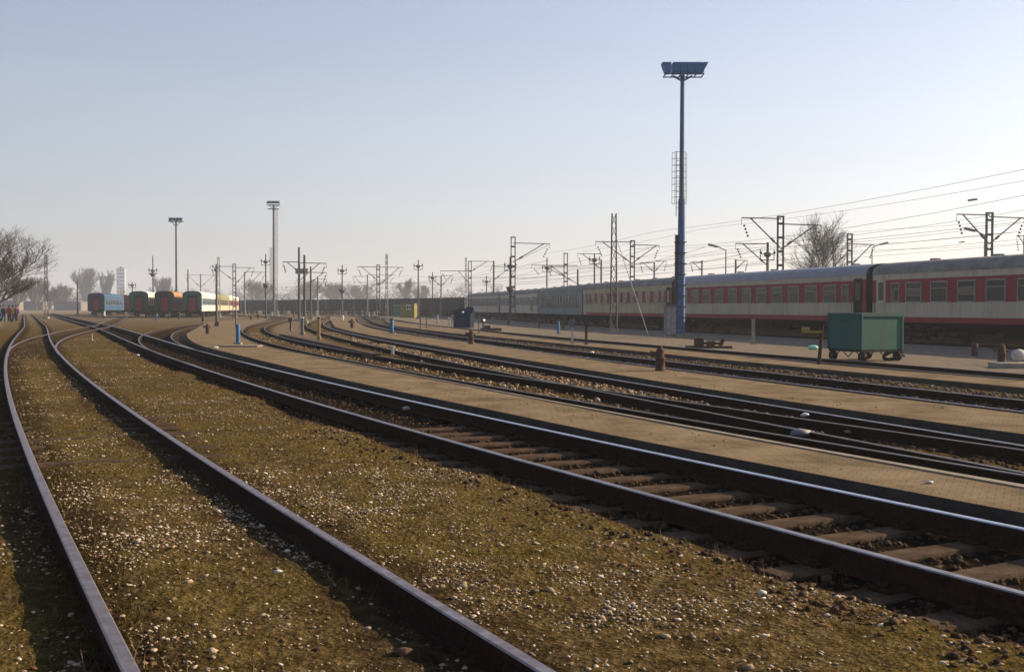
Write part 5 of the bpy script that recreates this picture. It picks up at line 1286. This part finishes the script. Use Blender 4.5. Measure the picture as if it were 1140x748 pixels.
for i, (u, vt, Y, wd) in enumerate([(95, 296, 380, .6), (118, 300, 380, .35), (72, 314, 300, .9), (40, 306, 260, .9), (182, 306, 330, .7), (56, 318, 280, 1.0), (372, 312, 330, 1.0), (398, 314, 340, .9), (345, 300+10, 350, .9), (286, 308, 330, 1.0), (452, 308, 320, .45), (470, 316, 340, .8), (20, 305, 230, .9)]):
    Y = Y*1.9; H = Z_at(u, vt, Y); nm = 'narrow' if wd < .6 else 'rounded'
    tree(X_at(u, Y), Y, H, ['hazy rounded bare tree left of the poplar, above the blue coach', 'hazy narrow poplar left of the far tower block', 'low bare tree left of the rounded one at the far left', 'bare tree next to the lattice mast at far left', 'hazy bare tree above the green ended coach left of the orange one', 'small bare tree just right of the lattice mast at far left', 'hazy bare tree left of the crossed lamp mast, above the wagons', 'hazy bare tree right of the crossed lamp mast, above the wagons', 'hazy bare tree behind the pair of dark poles', 'hazy bluish tree left of the tallest floodlight mast', 'dark narrow tree above the yellow hut', 'hazy bare tree right of the narrow tree at the yellow hut', 'dense bare tree behind the people at the left edge'][i],
         20+i, 5, .45 if wd > .5 else .2, 3, 'bark', wd if wd > .5 else .8, 'hazy bare trees on the skyline', minr=.03, fs=.12)
# far woods: one mass
def far_wood(segs, label, seed):
    rnd = random.Random(seed); mb = MB()
    for (u0_, u1_, Y, h0, h1, n) in segs:
        Y *= 1.8; h0 = 1.65+(h0-1.65)*1.8; h1 = 1.65+(h1-1.65)*1.8
        for k in range(n):
            u = u0_+(u1_-u0_)*(k+rnd.random())/n; y = Y+rnd.uniform(-25, 25); x = X_at(u, y); H = rnd.uniform(h0, h1)*(.75+.5*float(vnoise(np.array(u*.06), np.array(1.0), 3)))
            mb.tube((x, y, 0), (x, y, H*.5), .25, .15, 4, caps=False)
            for j in range(46):
                zz = H*rnd.uniform(.12, .9); an = rnd.uniform(0, 6.28); L = H*rnd.uniform(.12, .32)*(1.1-zz/H*.6)
                p = Vector((x+rnd.uniform(-1.5, 1.5), y+rnd.uniform(-1.5, 1.5), zz)); q = p+Vector((math.cos(an)*L*.8, math.sin(an)*L*.8, L*rnd.uniform(.2, 1)))
                mb.tube(p, q, .10, .04, 3, caps=False)
                for _ in range(2):
                    q3 = p+(q-p)*rnd.uniform(.4, .9); mb.tube(q3, q3+Vector((rnd.uniform(-1, 1), rnd.uniform(-1, 1), rnd.uniform(0, 1)))*L*.45, .07, .03, 3, caps=False)
    tag(mb.build('far_wood', M['bark']), label, 'far woodland', kind='stuff')
far_wood([(-60, 110, 320, 5, 9, 60), (100, 330, 420, 5, 9.5, 60)], 'hazy band of bare trees on the skyline behind the left coaches', 5)
far_wood([(255, 560, 345, 5.5, 10, 90), (560, 760, 380, 4, 7, 40)], 'hazy band of bare trees on the skyline behind the goods wagons', 8)
far_wood([(760, 1300, 420, 4, 8, 60)], 'faint band of trees on the skyline behind the passenger train', 12)
# far buildings
def block(u0_, u1_, vt, Y, label, mn='tower_pale', floors=10, name='tower_block'):
    x0, x1 = X_at(u0_, Y), X_at(u1_, Y); H = Z_at(u0_, vt, Y); root = empty(name, ((x0+x1)/2, Y, 0), 0, label, 'building', 'far buildings'); w_ = (x1-x0)/2
    a = MB(); a.box(-w_, w_, 0, w_*1.2, 0, H); a.build('wall', M[mn], root)
    a = MB(); a.box(-w_*.4, w_*.3, w_*.3, w_*.9, H, H*1.05); a.box(-w_-.2, w_+.2, -.2, w_*1.2+.2, H, H+.5); a.build('roof', M['steel_grey'], root)
    cols = 3
    for f in (range(floors) if floors > 1 else []):
        wz = H*(f+.35)/floors
        for c_ in range(cols): a = MB(); xx = -w_+(c_+.5)*2*w_/cols; a.box(xx-.9, xx+.9, -.08, .05, wz, wz+H/floors*.45); a.build('window', M['window_dark'], root)
block(130, 139, 299, 1250, 'pale blue hazy tower block left of the short lamp mast', floors=11)
block(60, 90, 337, 480, 'low long white roofed building left of the dark blue coach', 'plaster', 1, 'low_building')
block(24, 48, 337, 500, 'low pale building behind the lattice mast at the far left', 'plaster', 1, 'low_building')
block(-12, 18, 336, 460, 'low white topped shed behind the group of people', 'plaster', 1, 'low_building')

# ------------------------------------------------------------------ haze
hz = bpy.data.materials.new('haze'); hz.use_nodes = True; t = hz.node_tree; t.nodes.clear()
out = t.nodes.new('ShaderNodeOutputMaterial'); pv = t.nodes.new('ShaderNodeVolumePrincipled')
pv.inputs['Color'].default_value = (.82, .89, 1.0, 1); pv.inputs['Density'].default_value = HAZE_DENS; pv.inputs['Anisotropy'].default_value = .3
t.links.new(pv.outputs[0], out.inputs['Volume'])
a = MB(); a.box(-1500, 1500, -80, 2600, -1.3, 75); o = a.build('haze', hz); tag(o, kind='stuff')
